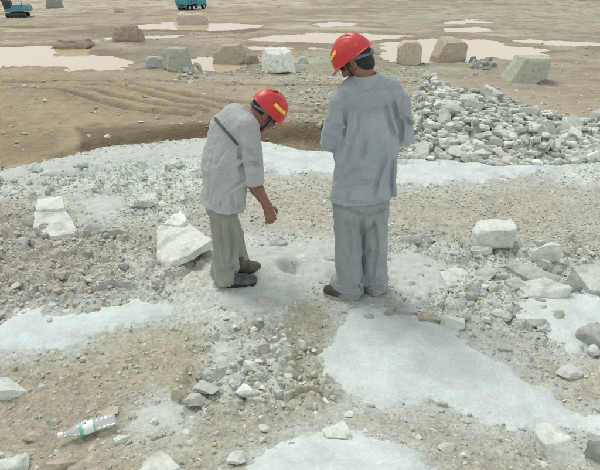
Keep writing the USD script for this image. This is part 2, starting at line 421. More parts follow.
def soil(name, tint=True, base=(0.3, 0.28, 0.24), s1=45.0, s2=160.0, lo=0.72, hi=1.22, bump=0.6, dist=0.012, rough=0.95):
    nodes = {'g': ('geometry', {}), 'n': ('noise_texture', {'scale': s1, 'detail': 5.0, 'roughness': 0.65}), 'n2': ('noise_texture', {'scale': s2, 'detail': 3.0, 'roughness': 0.6}),
             'r': ('map_range', {'from_min': 0.3, 'from_max': 0.7, 'to_min': lo, 'to_max': hi}), 'r2': ('map_range', {'from_min': 0.3, 'from_max': 0.7, 'to_min': lo ** 0.6, 'to_max': hi ** 0.6}),
             'mm': ('math', {'math_type': 'multiply'}), 'mx': ('vector_math', {'math_type': 'scale'}), 'add': ('math', {'math_type': 'add'}),
             'b': ('bump', {'strength': bump, 'distance': dist}), 'p': ('principled_bsdf', {'roughness': rough, 'specular_ior_level': 0.25})}
    links = [('g.position', 'n.vector'), ('g.position', 'n2.vector'), ('n.fac', 'r.value'), ('n2.fac', 'r2.value'), ('r.result', 'mm.value1'), ('r2.result', 'mm.value2'), ('mm.value', 'mx.scale'),
             ('n.fac', 'add.value1'), ('n2.fac', 'add.value2'), ('add.value', 'b.height'), ('b.normal', 'p.normal'), ('mx.vector', 'p.base_color')]
    if tint:
        nodes['a'] = ('attribute', {'attribute': 'tint'})
        links.append(('a.color', 'mx.vector1'))
    else:
        nodes['mx'][1]['vector1'] = base
    MAT[name] = usdkit.material(stage, '/World/Looks/' + name, nodes, links, surface='p.BSDF')
    return MAT[name]


soil('ledge_soil')
soil('pit_mud', s1=3.0, s2=14.0, lo=0.84, hi=1.14, bump=0.5, dist=0.10)
soil('rock_dust', False, tuple(L(195, 205, 200)), s1=5.0, s2=60.0, lo=0.82, hi=1.08, bump=0.45, dist=0.008)
soil('dull_dust', False, tuple(L(190, 197, 189)), s1=16.0, s2=110.0, lo=0.82, hi=1.08, bump=0.7, dist=0.012)

ii = np.arange(NR * NT).reshape(NR, NT)
quads = np.stack([ii[:-1], np.roll(ii, -1, 1)[:-1], np.roll(ii, -1, 1)[1:], ii[1:]], -1).reshape(-1, 4)[:, ::-1]
V = np.stack([GX, GY, GZ], 1)


def sub(quads, V, C, *more):
    used = np.unique(quads)
    new = np.full(len(V), -1)
    new[used] = np.arange(len(used))
    return V[used], new[quads], C[used]


isled = (S[quads].mean(1) < 0.45)
cap = np.array([[ii[0, j], ii[0, (j + 1) % NT]] for j in range(NT)])
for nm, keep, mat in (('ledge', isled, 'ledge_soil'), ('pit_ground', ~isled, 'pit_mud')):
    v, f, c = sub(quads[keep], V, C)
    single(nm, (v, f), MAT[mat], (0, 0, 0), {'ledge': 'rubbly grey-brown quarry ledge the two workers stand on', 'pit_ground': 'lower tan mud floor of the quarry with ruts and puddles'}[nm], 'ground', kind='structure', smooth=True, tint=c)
for n, (lab, poly, soft, thick) in enumerate(DUST):
    q = dustf[n]
    keep = (q[quads] > -0.04).any(1)
    z = GM + np.clip(q * 0.5, -0.03, 1) / (1 + np.clip(q * 0.5, 0, 1) / thick) + 0.008 * fbm2(GX, GY, 0.2, 3, 140) + (0.003 if n in (0, 1, 2, 7) else 0.009) * fbm2(GX, GY, 0.05, 3, 141) + 0.002
    v, f, c = sub(quads[keep], np.stack([GX, GY, z], 1), C)
    single('rock_dust', (v, f), MAT['rock_dust' if n in (0, 1, 2, 5, 6, 7) else 'dull_dust'], (0, 0, 0), lab, 'dust', kind='stuff', smooth=True)

# water
MAT['muddy_water'] = usdkit.material(stage, '/World/Looks/muddy_water', {
    'g': ('geometry', {}), 'n': ('noise_texture', {'scale': 1.5, 'detail': 3.0}), 'b': ('bump', {'strength': 0.15, 'distance': 0.02}),
    'p': ('principled_bsdf', {'base_color': tuple(L(190, 174, 144)), 'roughness': 0.06, 'ior': 1.33})}, [('g.position', 'n.vector'), ('n.fac', 'b.height'), ('b.normal', 'p.normal')], surface='p.BSDF')
from shapely.geometry import Polygon
for lab, z, o in POND_W:
    pg = Polygon(o).buffer(1.0)
    v, f = trimesh.creation.triangulate_polygon(pg, engine='earcut')
    c = np.array(pg.centroid.coords[0])
    single('pond', (np.column_stack([v - c, np.zeros(len(v))]), f), MAT['muddy_water'], (*c, z), lab, 'pond', kind='structure')

# ------------------------------------------------------------------ rocks
def stone_mat(name, c, var=0.12, bump=0.5, s=9.0, vein=0.35):
    d = np.asarray(L(*c))
    MAT[name] = usdkit.material(stage, '/World/Looks/' + name, {
        'g': ('geometry', {}), 'tc': ('texture_coordinate', {}), 'oi': ('object_info', {}),
        'n': ('noise_texture', {'scale': s, 'detail': 6.0, 'roughness': 0.65}), 'n2': ('noise_texture', {'scale': s * 7, 'detail': 4.0, 'roughness': 0.7}),
        'ramp': ('rgb_ramp', {'ramp': [(0.28, tuple(d * (1 - vein) * np.array([1.0, 0.97, 0.88]))), (0.5, tuple(d)), (0.75, tuple(np.minimum(d * 1.12 + 0.02, 0.75)))]}),
        'v': ('map_range', {'from_min': 0.0, 'from_max': 1.0, 'to_min': 1 - var, 'to_max': 1 + var}), 'v2': ('map_range', {'from_min': 0.3, 'from_max': 0.7, 'to_min': 0.85, 'to_max': 1.12}),
        'mm': ('math', {'math_type': 'multiply'}), 'mx': ('vector_math', {'math_type': 'scale'}), 'add': ('math', {'math_type': 'add'}),
        'b': ('bump', {'strength': bump, 'distance': 0.01 * 9.0 / s}), 'p': ('principled_bsdf', {'roughness': 0.9, 'specular_ior_level': 0.3})},
        [('g.position', 'n.vector'), ('g.position', 'n2.vector'), ('n.fac', 'ramp.fac'), ('oi.random', 'v.value'), ('n2.fac', 'v2.value'), ('v.result', 'mm.value1'), ('v2.result', 'mm.value2'),
         ('mm.value', 'mx.scale'), ('ramp.color', 'mx.vector1'), ('n.fac', 'add.value1'), ('n2.fac', 'add.value2'), ('add.value', 'b.height'), ('b.normal', 'p.normal'), ('mx.vector', 'p.base_color')], surface='p.BSDF')


stone_mat('pale_stone', (193, 199, 189), s=7.0, vein=0.42)
stone_mat('grey_stone', (172, 177, 168))
stone_mat('tan_stone', (176, 168, 149))
stone_mat('greenish_stone', (164, 169, 152))
stone_mat('dark_stone', (136, 140, 133))
stone_mat('pinkish_stone', (178, 173, 163))
stone_mat('brown_lump', (146, 132, 116), s=4.0)
stone_mat('white_stone', (204, 209, 199), s=6.0, vein=0.42)


def rock(seed, size, planes=9, level=2, rough=0.06, flat=1.0, base=0.35):
    """An angular broken stone: a ball cut by random planes, sunk by `base` of its height. size = full x, y, z."""
    rng = np.random.default_rng(seed)
    s = trimesh.creation.icosphere(level, 1.0)
    v = np.array(s.vertices)
    n = rng.normal(size=(planes, 3))
    n /= np.linalg.norm(n, axis=1, keepdims=True)
    n = np.vstack([n, [[0, 0, 1.0]], rng.normal(0, 0.12, (1, 3)) + [0, 0, -1]])
    n /= np.linalg.norm(n, axis=1, keepdims=True)
    off = np.concatenate([rng.uniform(0.36, 0.72, planes), [0.6 * flat, 0.55]])
    for a, o in list(zip(n, off)) * 2:
        v -= np.maximum(v @ a - o, 0)[:, None] * a
    v *= 1 + rough * (meshkit.fbm(v * 2.2 + seed, 3, seed % 97)[:, None] * 2 - 1) * 1.6
    v -= (v.max(0) + v.min(0)) / 2
    v *= np.asarray(size) / (v.max(0) - v.min(0))
    v[:, 2] += size[2] * (0.5 - base)
    return v, np.array(s.faces)


def rot(v, rz=0, rx=0, ry=0):
    M = trimesh.transformations.euler_matrix(rx, ry, rz)[:3, :3]
    return v @ M.T


def put_rock(name, px, py, w, h, mat, label, cat, group=None, seed=0, depth=0.8, tilt=(0, 0), rz=None, planes=12, level=2, base=0.3, rough=0.06, flat=1.0, p=None):
    """px, py: where its base meets the ground (600 px picture); w, h: seen width and height in those pixels."""
    p = at([px], [py])[0] if p is None else p
    sc = project(*p)[2] / FPX
    a = math.atan2(CAMH - p[2], math.hypot(p[0], p[1]))
    W = w * sc
    D = W * depth
    Hh = max((h * sc - D * math.sin(a) * 0.8) / math.cos(a), 0.22 * W) / (1 - base)
    v, f = rock(seed, (W, D, Hh), planes, level, rough, flat, base)
    v = rot(v, 0 if rz is None else rz, *tilt)
    return single(name, (v, f), MAT[mat], (p[0], p[1] + D * 0.35, p[2]), label, cat, group, smooth=20)


def block(seed, size, chip=0.05, taper=(1, 1), shear=(0, 0), base=0.12, level=4):
    """A quarried block: a chipped, uneven box with bevelled edges."""
    rng = np.random.default_rng(seed)
    b = trimesh.creation.box((2, 2, 2))
    for _ in range(level):
        b = b.subdivide()
    v = np.array(b.vertices)
    q = v.copy()
    for sx in (-1, 1):
        for sy in (-1, 1):
            for sz in (-1, 1):
                nn = np.array([sx, sy, sz]) * rng.uniform(0.6, 1.2, 3)
                nn /= np.linalg.norm(nn)
                q -= np.maximum(q @ nn - rng.uniform(1.3, 1.5), 0)[:, None] * nn
    for _ in range(14):
        nn = rng.normal(size=3) * [1, 1, 0.7]
        nn[rng.integers(3)] = 0
        nn /= np.linalg.norm(nn) + 1e-9
        q -= np.maximum(q @ nn - rng.uniform(0.98, 1.28), 0)[:, None] * nn
    q += chip * 2 * (np.stack([meshkit.fbm(q * 1.3 + 10 * i + seed, 4, seed + i) for i in range(3)], 1) * 2 - 1)
    t = (q[:, 2:] + 1) / 2
    q[:, 0:1] *= 1 + (taper[0] - 1) * t
    q[:, 1:2] *= 1 + (taper[1] - 1) * t
    q[:, 0] += shear[0] * t[:, 0]
    q[:, 1] += shear[1] * t[:, 0]
    q *= np.asarray(size) / 2
    q[:, 2] += size[2] * (0.5 - base)
    return q, np.array(b.faces)


def put_block(name, px, py, size, mat, label, cat, group=None, rz=0.0, seed=1, dx=0, **kw):
    p = at([px], [py])[0]
    size = np.array(size) * [1, 1, 1.07]
    v, f = block(seed, size, **kw)
    v = rot(v, rz)
    return single(name, (v, f), MAT[mat], (p[0] + dx, p[1] - v[:, 1].min() * 0.8, p[2]), label, cat, group, smooth=24)


# big blocks on the pit floor
put_block('boulder', 279, 74, (1.45, 1.2, 1.05), 'white_stone', 'white squared boulder, the palest block on the pit floor', 'boulder', rz=0.35, seed=11, taper=(0.85, 0.8), shear=(-0.1, 0))
put_block('boulder', 229, 65.5, (1.75, 1.3, 0.98), 'tan_stone', 'tan rounded boulder standing left of the white squared boulder', 'boulder', rz=-0.1, seed=12, taper=(0.62, 0.6), chip=0.09)
put_block('boulder', 176, 72, (1.3, 1.2, 1.02), 'greenish_stone', 'grey-green upright boulder with broken stones at its right foot', 'boulder', rz=0.5, seed=13, taper=(0.75, 0.75), chip=0.1)
put_block('boulder', 447, 63, (1.75, 1.4, 1.2), 'tan_stone', 'tan cut boulder with sloping left shoulder beside the pale pool', 'boulder', rz=0.25, seed=14, taper=(0.72, 0.9), shear=(0.35, 0))
put_block('boulder', 410, 65, (1.2, 1.1, 1.1), 'tan_stone', 'smaller tan block just left of the tan cut boulder', 'boulder', rz=-0.15, seed=15, taper=(0.95, 0.9))
put_block('boulder', 525, 83, (1.65, 1.5, 1.02), 'greenish_stone', 'large grey-green slanting boulder behind the rubble heap', 'boulder', rz=-0.2, seed=16, taper=(0.86, 0.8), shear=(0.55, 0.15))
put_block('boulder', 125, 42, (2.1, 1.8, 0.95), 'brown_lump', 'low brown-grey boulder near the thin puddle', 'boulder', rz=0.1, seed=17, taper=(0.6, 0.6), chip=0.12)
put_block('boulder', 70, 50, (2.2, 1.6, 0.55), 'brown_lump', 'flat brown mud boulder standing in the wide pond', 'boulder', rz=0.1, seed=18, taper=(0.8, 0.7), chip=0.12)
put_block('boulder', 57, 59.5, (0.6, 0.5, 0.3), 'tan_stone', 'tiny tan rock poking out of the wide pond', 'boulder', seed=19, taper=(0.6, 0.6), chip=0.1)
put_block('boulder', 53, 8.5, (2.6, 2.0, 1.5), 'dark_stone', 'dark squarish block far off right of the blue excavator', 'boulder', seed=20, taper=(0.9, 0.9))  # taken for a machine part, built as a stone block
put_block('boulder', 118, 13, (1.2, 1.0, 0.7), 'tan_stone', 'small distant tan boulder between excavator and truck', 'boulder', seed=21, taper=(0.8, 0.8), chip=0.1)
put_block('boulder', 190, 27, (3.2, 2.0, 1.1), 'tan_stone', 'broad tan lump below the blue truck by the long pool', 'boulder', seed=22, taper=(0.7, 0.6), chip=0.14)
put_block('boulder', 153, 68, (0.9, 0.8, 0.5), 'grey_stone', 'small grey boulder left of the grey-green upright boulder', 'boulder', seed=23, taper=(0.6, 0.6), chip=0.12)
put_block('boulder', 252, 64, (0.7, 0.6, 0.42), 'brown_lump', 'small dark brown rock between tan and white boulders', 'boulder', seed=24, taper=(0.6, 0.6), chip=0.12)
put_block('boulder', 303, 64, (0.6, 0.5, 0.35), 'pale_stone', 'small pale rock just right of the white squared boulder', 'boulder', seed=25, taper=(0.6, 0.6), chip=0.12)
rng = np.random.default_rng(5)
for n in range(26):     # broken pieces beside the upright boulder
    put_rock('broken_stone', 184 + rng.normal(6, 9), 73 + rng.normal(2, 4), rng.uniform(4, 9), rng.uniform(3, 6), rng.choice(['grey_stone', 'pale_stone', 'greenish_stone']), 'broken grey stone scattered at the foot of the grey-green upright boulder', 'rock', 'broken stones by the upright boulder', seed=300 + n, level=1)
for n in range(24):     # small pile
    put_rock('broken_stone', 482 + (n % 3 - 1) * 8 + rng.uniform(-4, 4), 66 + rng.normal(0, 2.2), rng.uniform(4, 8), rng.uniform(3, 7), rng.choice(['grey_stone', 'dark_stone', 'grey_stone']), f"{['left', 'middle', 'right'][n % 3]} stone of the small grey pile between the tan cut and slanting boulders", 'rock', 'stones of the small pile', seed=340 + n, level=1)

# named stones of the ledge: base px, base py, width, height, material, label, depth ratio, seed
NAMED = [
    (93, 233, 30, 15, 'grey_stone', 'long low grey stone right of the stepped white slab', 0.5, 1),
    (118, 237, 24, 12, 'greenish_stone', 'low grey-green stone at the end of a short row left of the big slab', 0.5, 2),
    (142, 210, 24, 9, 'dark_stone', 'flat dark grey stone above and left of the tilted white slab', 0.6, 3),
    (170, 170, 12, 7, 'grey_stone', 'small grey stone near the left ledge rim', 0.7, 4),
    (178, 168, 13, 9, 'pale_stone', 'small pale stone near the left ledge rim beside the stooping worker', 0.7, 5),
    (52, 176, 22, 9, 'pale_stone', 'flat pale stone among the left ledge gravel', 0.7, 6),
    (36, 173, 16, 8, 'grey_stone', 'flat grey stone near the left end of the ledge rim', 0.7, 7),
    (482, 255, 24, 15, 'pale_stone', 'pale stone leaning before the square white block', 0.7, 8),
    (547, 262, 30, 29, 'white_stone', 'white triangular stone standing right of the square block', 0.6, 9),
    (486, 280, 28, 17, 'grey_stone', 'rounded grey stone below the square white block', 0.8, 10),
    (462, 278, 22, 12, 'grey_stone', 'grey stone at the left of the right-hand rubble', 0.8, 11),
    (455, 330, 27, 20, 'pale_stone', 'pale rough stone on the upper rim of the broad dust sheet', 0.7, 12),
    (430, 322, 25, 15, 'tan_stone', 'tan-grey stone at the dust rim right of the worker legs', 0.7, 13),
    (405, 314, 28, 15, 'grey_stone', 'grey low stone at the dust rim nearest the worker shoes', 0.7, 14),
    (504, 320, 24, 15, 'grey_stone', 'smooth grey stone between the dust sheet and the dust hollow', 0.7, 15),
    (533, 325, 30, 13, 'pale_stone', 'flat pale stone on the left lip of the dust hollow', 0.6, 16),
    (541, 303, 12, 6, 'dark_stone', 'small dark stone at the top of the dust hollow', 0.8, 17),
    (571, 378, 28, 15, 'pale_stone', 'pale domed stone above the right end of the dust sheet', 0.7, 18),
    (600, 352, 34, 34, 'grey_stone', 'grey rough stone cut by the right picture edge', 0.8, 19),
    (595, 355, 13, 13, 'white_stone', 'small white stone in front of the grey rough stone at right edge', 0.8, 20),
    (564, 464, 46, 46, 'white_stone', 'large smooth pale boulder in the lower right corner', 1.0, 21),
    (602, 465, 30, 36, 'grey_stone', 'grey stone touching the large pale boulder in the corner', 0.8, 22),
    (8, 398, 44, 30, 'pale_stone', 'long pale slab at the left picture edge above the bottle', 0.7, 23),
    (4, 478, 44, 32, 'pale_stone', 'pale angular stone in the lower left corner', 0.7, 24),
    (56, 472, 30, 22, 'tan_stone', 'flat tan stone below the bottle', 0.7, 25),
    (31, 442, 24, 14, 'tan_stone', 'slim tilted stone left of the bottle', 0.5, 26),
    (52, 427, 15, 11, 'greenish_stone', 'small greenish stone just above the bottle neck', 0.7, 27),
    (106, 418, 22, 14, 'tan_stone', 'tan stone above the bottle base', 0.7, 28),
    (119, 444, 13, 11, 'pale_stone', 'small pale stone right of the bottle base', 0.8, 29),
    (160, 478, 48, 18, 'pale_stone', 'pale stone cut by the bottom picture edge', 0.7, 30),
    (12, 462, 14, 13, 'grey_stone', 'small grey stone near the lower left corner', 0.7, 31),
    (207, 394, 26, 17, 'grey_stone', 'grey faceted stone at lower left of the pebble cluster', 0.7, 32),
    (192, 406, 21, 18, 'grey_stone', 'rounded grey stone left of the faceted one, lower cluster', 0.8, 33),
    (177, 401, 15, 18, 'tan_stone', 'upright tan stone at the left end of the pebble cluster', 0.7, 34),
    (246, 396, 23, 16, 'white_stone', 'white stone, the brightest of the pebble cluster', 0.7, 35),
    (276, 354, 19, 18, 'white_stone', 'white squarish stone at the upper right of the pebble cluster', 0.8, 36),
    (250, 371, 15, 13, 'pale_stone', 'pale round stone in the middle of the pebble cluster', 0.8, 37),
    (264, 357, 12, 18, 'pinkish_stone', 'pinkish narrow stone left of the white squarish stone', 0.8, 38),
    (279, 398, 12, 12, 'grey_stone', 'grey stone right of the brightest cluster stone', 0.8, 39),
    (265, 432, 14, 9, 'pale_stone', 'pale round stone alone in the dirt at bottom centre', 0.8, 40),
    (236, 463, 20, 14, 'pale_stone', 'pale knobbly stone at the bottom left of the lower dust sheet', 0.8, 41),
    (266, 306, 20, 13, 'pinkish_stone', 'pinkish stone at the near rim of the drill hole dust', 0.7, 42),
    (410, 246, 26, 10, 'dark_stone', 'dark flat stone right of the standing worker knees', 0.6, 43),
    (432, 242, 14, 8, 'grey_stone', 'small grey stone beside the dark flat stone', 0.7, 44),
    (278, 247, 22, 9, 'grey_stone', 'grey flat stone beyond the drill hole', 0.6, 45),
    (332, 262, 18, 7, 'grey_stone', 'flat grey stone touching the standing worker left leg', 0.6, 46),
    (535, 426, 0, 0, None, None, 0, 0),
    (326, 404, 15, 6, 'white_stone', 'flat white sliver at the left of the broad dust sheet', 0.6, 47),
    (337, 440, 30, 15, 'pale_stone', 'dust-covered pale stone at the top of the lower dust sheet', 0.8, 48),
    (348, 418, 14, 9, 'pale_stone', 'small pale stone under the lobe of the broad dust sheet', 0.8, 49),
    (508, 352, 20, 12, 'grey_stone', 'grey stone half sunk beside the dust sheet rim at right', 0.8, 50),
    (447, 452, 18, 11, 'pinkish_stone', 'pinkish stone in the dirt below the broad dust sheet', 0.8, 51),
]
for (px, py, w, h, mat, lab, dep, sd_) in NAMED:
    if mat:
        h *= 0.85
        put_rock('stone', px, py, w, h, mat, lab, 'rock', seed=sd_ * 13 + 1, depth=dep, level=4, base=0.32, rough=0.09)


def slab(name, corners, thick, mat, label, seed, base=None):
    """A broken slab: top outline (px, py, height above the ground) and a thickness; corners go round."""
    g = at([c[0] for c in corners], [c[1] for c in corners])
    pts = []
    for (px, py, up), q in zip(corners, g):
        d = ray(px, py)
        z = q[2] + up
        pts.append(d * ((z - CAMH) / d[2]) + [0, 0, CAMH])
    pts = np.array(pts)
    rng = np.random.default_rng(seed)
    c = pts.mean(0)
    low = pts.copy()
    low[:, :2] = c[:2] + (low[:, :2] - c[:2]) * 1.06
    low[:, 2] -= thick
    import manifold3d as m3
    hull = m3.Manifold.hull_points(np.vstack([pts, low, [c + [0, 0, 0.012]]]).tolist())
    hull = hull.refine_to_length(0.022)
    mm = hull.to_mesh()
    v, f = np.array(mm.vert_properties[:, :3], float), np.array(mm.tri_verts)
    nrm = trimesh.Trimesh(v, f, process=False).vertex_normals
    v = v + nrm * (0.016 * (meshkit.fbm(v * 9 + seed, 3, seed)[:, None] * 2 - 1) + 0.010 * (meshkit.fbm(v * 30 + seed, 3, seed + 3)[:, None] * 2 - 1))
    b = np.array([c[0], c[1], g[:, 2].mean()])
    return single(name, (v - b, f), MAT[mat], b, label, 'rock', smooth=30)


slab('rock_slab', [(158, 226, 0.12), (186, 222, 0.15), (212, 240, 0.13), (193, 252, 0.13), (172, 263, 0.05), (157, 259, 0.03)], 0.05, 'white_stone', 'large tilted white slab with dark gap beneath, left of the stooping worker', 61)
slab('rock_slab', [(172, 216, 0.16), (181, 210, 0.19), (187, 220, 0.19), (180, 225, 0.16), (163, 224, 0.14)], 0.06, 'white_stone', 'small white stone lying on top of the tilted slab', 62)
slab('rock_slab', [(38, 199, 0.14), (62, 196, 0.14), (64, 208, 0.10), (36, 210, 0.10)], 0.14, 'white_stone', 'upper step of the stepped white slab pair at left', 63)
slab('rock_slab', [(35, 211, 0.08), (65, 209, 0.08), (78, 233, 0.02), (52, 236, 0.02), (33, 228, 0.02)], 0.10, 'white_stone', 'lower and larger of the stepped white slab pair at left', 64)
put_block('rock_slab', 495, 250, (0.33, 0.26, 0.19), 'white_stone', 'square pale block with flat top, centre right of the ledge', 'rock', rz=0.06, seed=65, taper=(0.98, 0.9), chip=0.06, level=4)
slab('rock_slab', [(506, 266, 0.06), (520, 262, 0.08), (560, 276, 0.08), (556, 284, 0.03), (530, 280, 0.03)], 0.12, 'grey_stone', 'long grey slab below the triangular stone', 66)
slab('rock_slab', [(514, 282, 0.04), (545, 278, 0.06), (572, 288, 0.07), (560, 298, 0.02), (528, 296, 0.02)], 0.10, 'pale_stone', 'flat pale slab above the dust hollow', 67)
slab('rock_slab', [(572, 266, 0.10), (600, 262, 0.13), (632, 268, 0.13), (632, 292, 0.05), (590, 290, 0.04)], 0.16, 'pale_stone', 'broad pale slab cut by the right picture edge', 68)
slab('rock_slab', [(555, 284, 0.05), (572, 280, 0.06), (582, 286, 0.05), (566, 292, 0.02)], 0.08, 'dark_stone', 'dark broken slab wedged beside the broad slab at right', 69)
slab('rock_slab', [(505, 280, 0.03), (520, 277, 0.04), (528, 285, 0.04), (512, 290, 0.02)], 0.07, 'grey_stone', 'small grey slab at left of the flat pale slab', 70)
slab('rock_slab', [(440, 272, 0.03), (455, 266, 0.05), (470, 272, 0.05), (468, 284, 0.02), (448, 286, 0.02)], 0.08, 'pale_stone', 'pale slab in the rubble right of the worker legs', 71)

# loose stones over the ledge
rng = np.random.default_rng(77)
CL = [  # centre, spread, count, size range, label, group, mats
    ((262, 358), (30, 24), 60, (4.5, 11), 'the loose pebble cluster below the drill hole', 'pebble cluster below the drill hole', ['pale_stone', 'pale_stone', 'grey_stone', 'tan_stone', 'white_stone']),
    ((500, 292), (62, 24), 64, (6, 16), 'the rubble right of the standing worker', 'rubble stones right of the standing worker', ['grey_stone', 'pale_stone', 'grey_stone', 'greenish_stone']),
    ((70, 268), (70, 26), 60, (5, 13), 'the reddish rubble at the ledge left', 'reddish rubble stones at left', ['pinkish_stone', 'tan_stone', 'grey_stone', 'pinkish_stone']),
    ((90, 186), (85, 14), 60, (4, 11), 'the gravel along the left ledge rim', 'stones along the left ledge rim', ['pale_stone', 'grey_stone', 'grey_stone']),
    ((470, 440), (60, 24), 26, (5, 12), 'the dirt under the broad dust sheet', 'stones in the lower right dirt', ['pinkish_stone', 'grey_stone', 'pale_stone']),
    ((200, 430), (60, 28), 34, (4, 11), 'the brown dirt right of the bottle', 'stones in the lower dirt', ['pale_stone', 'grey_stone', 'tan_stone']),
]
for (cx, cy), (sx, sy), cnt, (lo, hi), lab, grp, mats in CL:
    q = np.column_stack([cx + rng.normal(0, sx, cnt), cy + rng.normal(0, sy, cnt)])
    q[:, 0] = np.clip(q[:, 0], -4, 604)
    q[:, 1] = np.clip(q[:, 1], 168, 476)
    pts = at(q[:, 0], q[:, 1])
    for i in range(cnt):
        w = lo + (hi - lo) * rng.random() ** 2.2
        mt = rng.choice(mats)
        side = ('left', 'middle', 'right')[int(np.clip((q[i, 0] - cx) / sx + 1.5, 0, 2.99))] + ' of ' if sx > 40 else ''
        tone = {'pale_stone': 'pale', 'white_stone': 'white', 'grey_stone': 'grey', 'tan_stone': 'tan', 'greenish_stone': 'grey-green', 'pinkish_stone': 'pinkish'}[mt]
        lab_ = f"{'larger' if w > lo + 0.35 * (hi - lo) else 'small'} {tone} stone, {side}{lab}"
        put_rock('loose_stone', q[i, 0], q[i, 1], w, w * rng.uniform(0.5, 0.85), mt, lab_, 'rock', grp, seed=1000 + int(rng.integers(1e6)), depth=rng.uniform(0.6, 1), rz=rng.uniform(-0.6, 0.6), planes=7, base=0.25, p=pts[i])

# the rubble heap: the largest rocks as things
hp = []
rng = np.random.default_rng(99)
hx0, hy0 = HEAP.min(0)
hx1, hy1 = HEAP.max(0)
while len(hp) < 300:
    x, y = rng.uniform(hx0, hx1), hy0 + (hy1 - hy0) * rng.random() ** 1.5
    d = poly_sd(np.array([x]), np.array([y]), HEAP)[0]
    if d < -0.1 or edge_s(np.array([x]), np.array([y]))[0] < 0.12:
        continue
    z = float(h_macro(np.array([x]), np.array([y]))[0])
    ppx, ppy, fw = project(x, y, z)
    if not 388 < ppx < 618:
        continue
    size = rng.uniform(0.11, 0.20) * (1 + 1.1 * (rng.random() < 0.22) * (y > 7.4))
    if any((x - a) ** 2 + (y - b) ** 2 < (0.55 * (size + c)) ** 2 for a, b, c in hp) and rng.random() < 0.85:
        continue
    hp.append((x, y, size))
for i, (x, y, size) in enumerate(hp):
    z = float(h_macro(np.array([x]), np.array([y]))[0])
    v, f = rock(5000 + i, (size * rng.uniform(0.9, 1.7), size * rng.uniform(0.7, 1.2), size * rng.uniform(0.45, 0.9)), 7, 3, 0.06, base=0.25)
    v = rot(v, rng.uniform(0, 6.28), rng.normal(0, 0.35), rng.normal(0, 0.35))
    mt = rng.choice(['grey_stone', 'pale_stone', 'grey_stone', 'greenish_stone', 'pale_stone', 'tan_stone', 'pinkish_stone', 'dark_stone'], p=[.25, .27, .13, .12, .15, .03, .04, .01])
    qx, qy, _ = project(x, y, z)
    where = ('near the standing worker', 'in the left half', 'in the right half', 'at the right picture edge')[int(np.clip((qx - 388) / 57, 0, 3))] + (', upper part' if qy < 112 else ', lower part' if qy > 138 else ', mid height')
    tone = {'pale_stone': 'pale', 'grey_stone': 'grey', 'tan_stone': 'tan', 'greenish_stone': 'grey-green', 'pinkish_stone': 'pinkish', 'dark_stone': 'dark'}[mt]
    single('heap_rock', (v, f), MAT[mt], (x, y, z + 0.06), f"{'big' if size > 0.22 else 'mid-sized' if size > 0.16 else 'small'} {tone} rock of the rubble heap {where}", 'rock', 'rocks of the rubble heap', smooth=18)


def scatter(name, label, pts, sizes, mats, seed, level=1):
    """Countless small stones: one PointInstancer over a few stone shapes."""
    rng = np.random.default_rng(seed)
    path = numbered(name)
    pi = UsdGeom.PointInstancer.Define(stage, path)
    rel = pi.CreatePrototypesRel()
    UsdGeom.Scope.Define(stage, path + '/kinds')
    for j, mt in enumerate(mats):
        v, f = rock(seed * 100 + j, (1, 0.8, 0.55), 5, level, 0.10, base=0.35)
        usdkit.mesh(stage, f'{path}/kinds/pebble_{j + 1:03d}', (v, f), MAT[mt], False)
        rel.AddTarget(f'{path}/kinds/pebble_{j + 1:03d}')
    n = len(pts)
    pi.CreateProtoIndicesAttr(Vt.IntArray.FromNumpy(rng.integers(0, len(mats), n).astype(np.int32)))
    pi.CreatePositionsAttr(Vt.Vec3fArray.FromNumpy(pts.astype(np.float32)))
    sc = sizes[:, None] * rng.uniform(0.7, 1.3, (n, 3))
    pi.CreateScalesAttr(Vt.Vec3fArray.FromNumpy(sc.astype(np.float32)))
    a = rng.uniform(0, 2 * np.pi, n)
    pi.CreateOrientationsAttr(Vt.QuathArray([Gf.Quath(float(math.cos(t / 2)), 0, 0, float(math.sin(t / 2))) for t in a]))
    data(pi.GetPrim(), label, 'gravel', kind='stuff')


lin = (np.arange(len(GX)).reshape(NR, NT))
cand = np.where((S < 0.2) & (np.abs(PX - 300) < 560) & (PY < 540) & (PY > 128))[0]
# cells of the ring grid shrink towards the viewer, so weigh by their area
wgt = GR[cand] ** 3.0 / 30
rng = np.random.default_rng(321)
dens = (0.25 + np.clip(fbm2(GX[cand], GY[cand], 0.35, 3, 150) * 1.6 + 0.35, 0, 1) + 1.0 * rub[cand]) * (1 - 0.93 * dm[cand])
wgt = wgt * dens
wgt[GR[cand] > 5] *= 0.7
pick = rng.choice(cand, 40000, p=wgt / wgt.sum())
jit = rng.uniform(-1, 1, (len(pick), 2)) * (GR[pick] * 0.004)[:, None]
pp = np.column_stack([GX[pick] + jit[:, 0], GY[pick] + jit[:, 1], GZ[pick]])
sz = 0.006 + 0.026 * rng.random(len(pick)) ** 3.0
scatter('gravel', 'fine grey and tan gravel strewn over the ledge', pp, sz, ['grey_stone', 'pale_stone', 'pale_stone', 'pinkish_stone', 'greenish_stone', 'pale_stone'], 7)
candh = np.where((heapm + 0.5 * fbm2(GX, GY, 0.8, 3, 180) > 0.25) & (heapm > 0.01) & (S > 0.08) & (PX > 380) & (PX < 625))[0]
pick = rng.choice(candh, 12000, p=GR[candh] ** 2 / (GR[candh] ** 2).sum())
jit = rng.uniform(-1, 1, (len(pick), 2)) * 0.03
scatter('heap_gravel', 'small broken stone filling the rubble heap', np.column_stack([GX[pick] + jit[:, 0], GY[pick] + jit[:, 1], GZ[pick] + 0.02]), 0.04 + 0.13 * rng.random(len(pick)) ** 2.2, ['grey_stone', 'pale_stone', 'pale_stone', 'greenish_stone', 'white_stone', 'grey_stone'], 8)
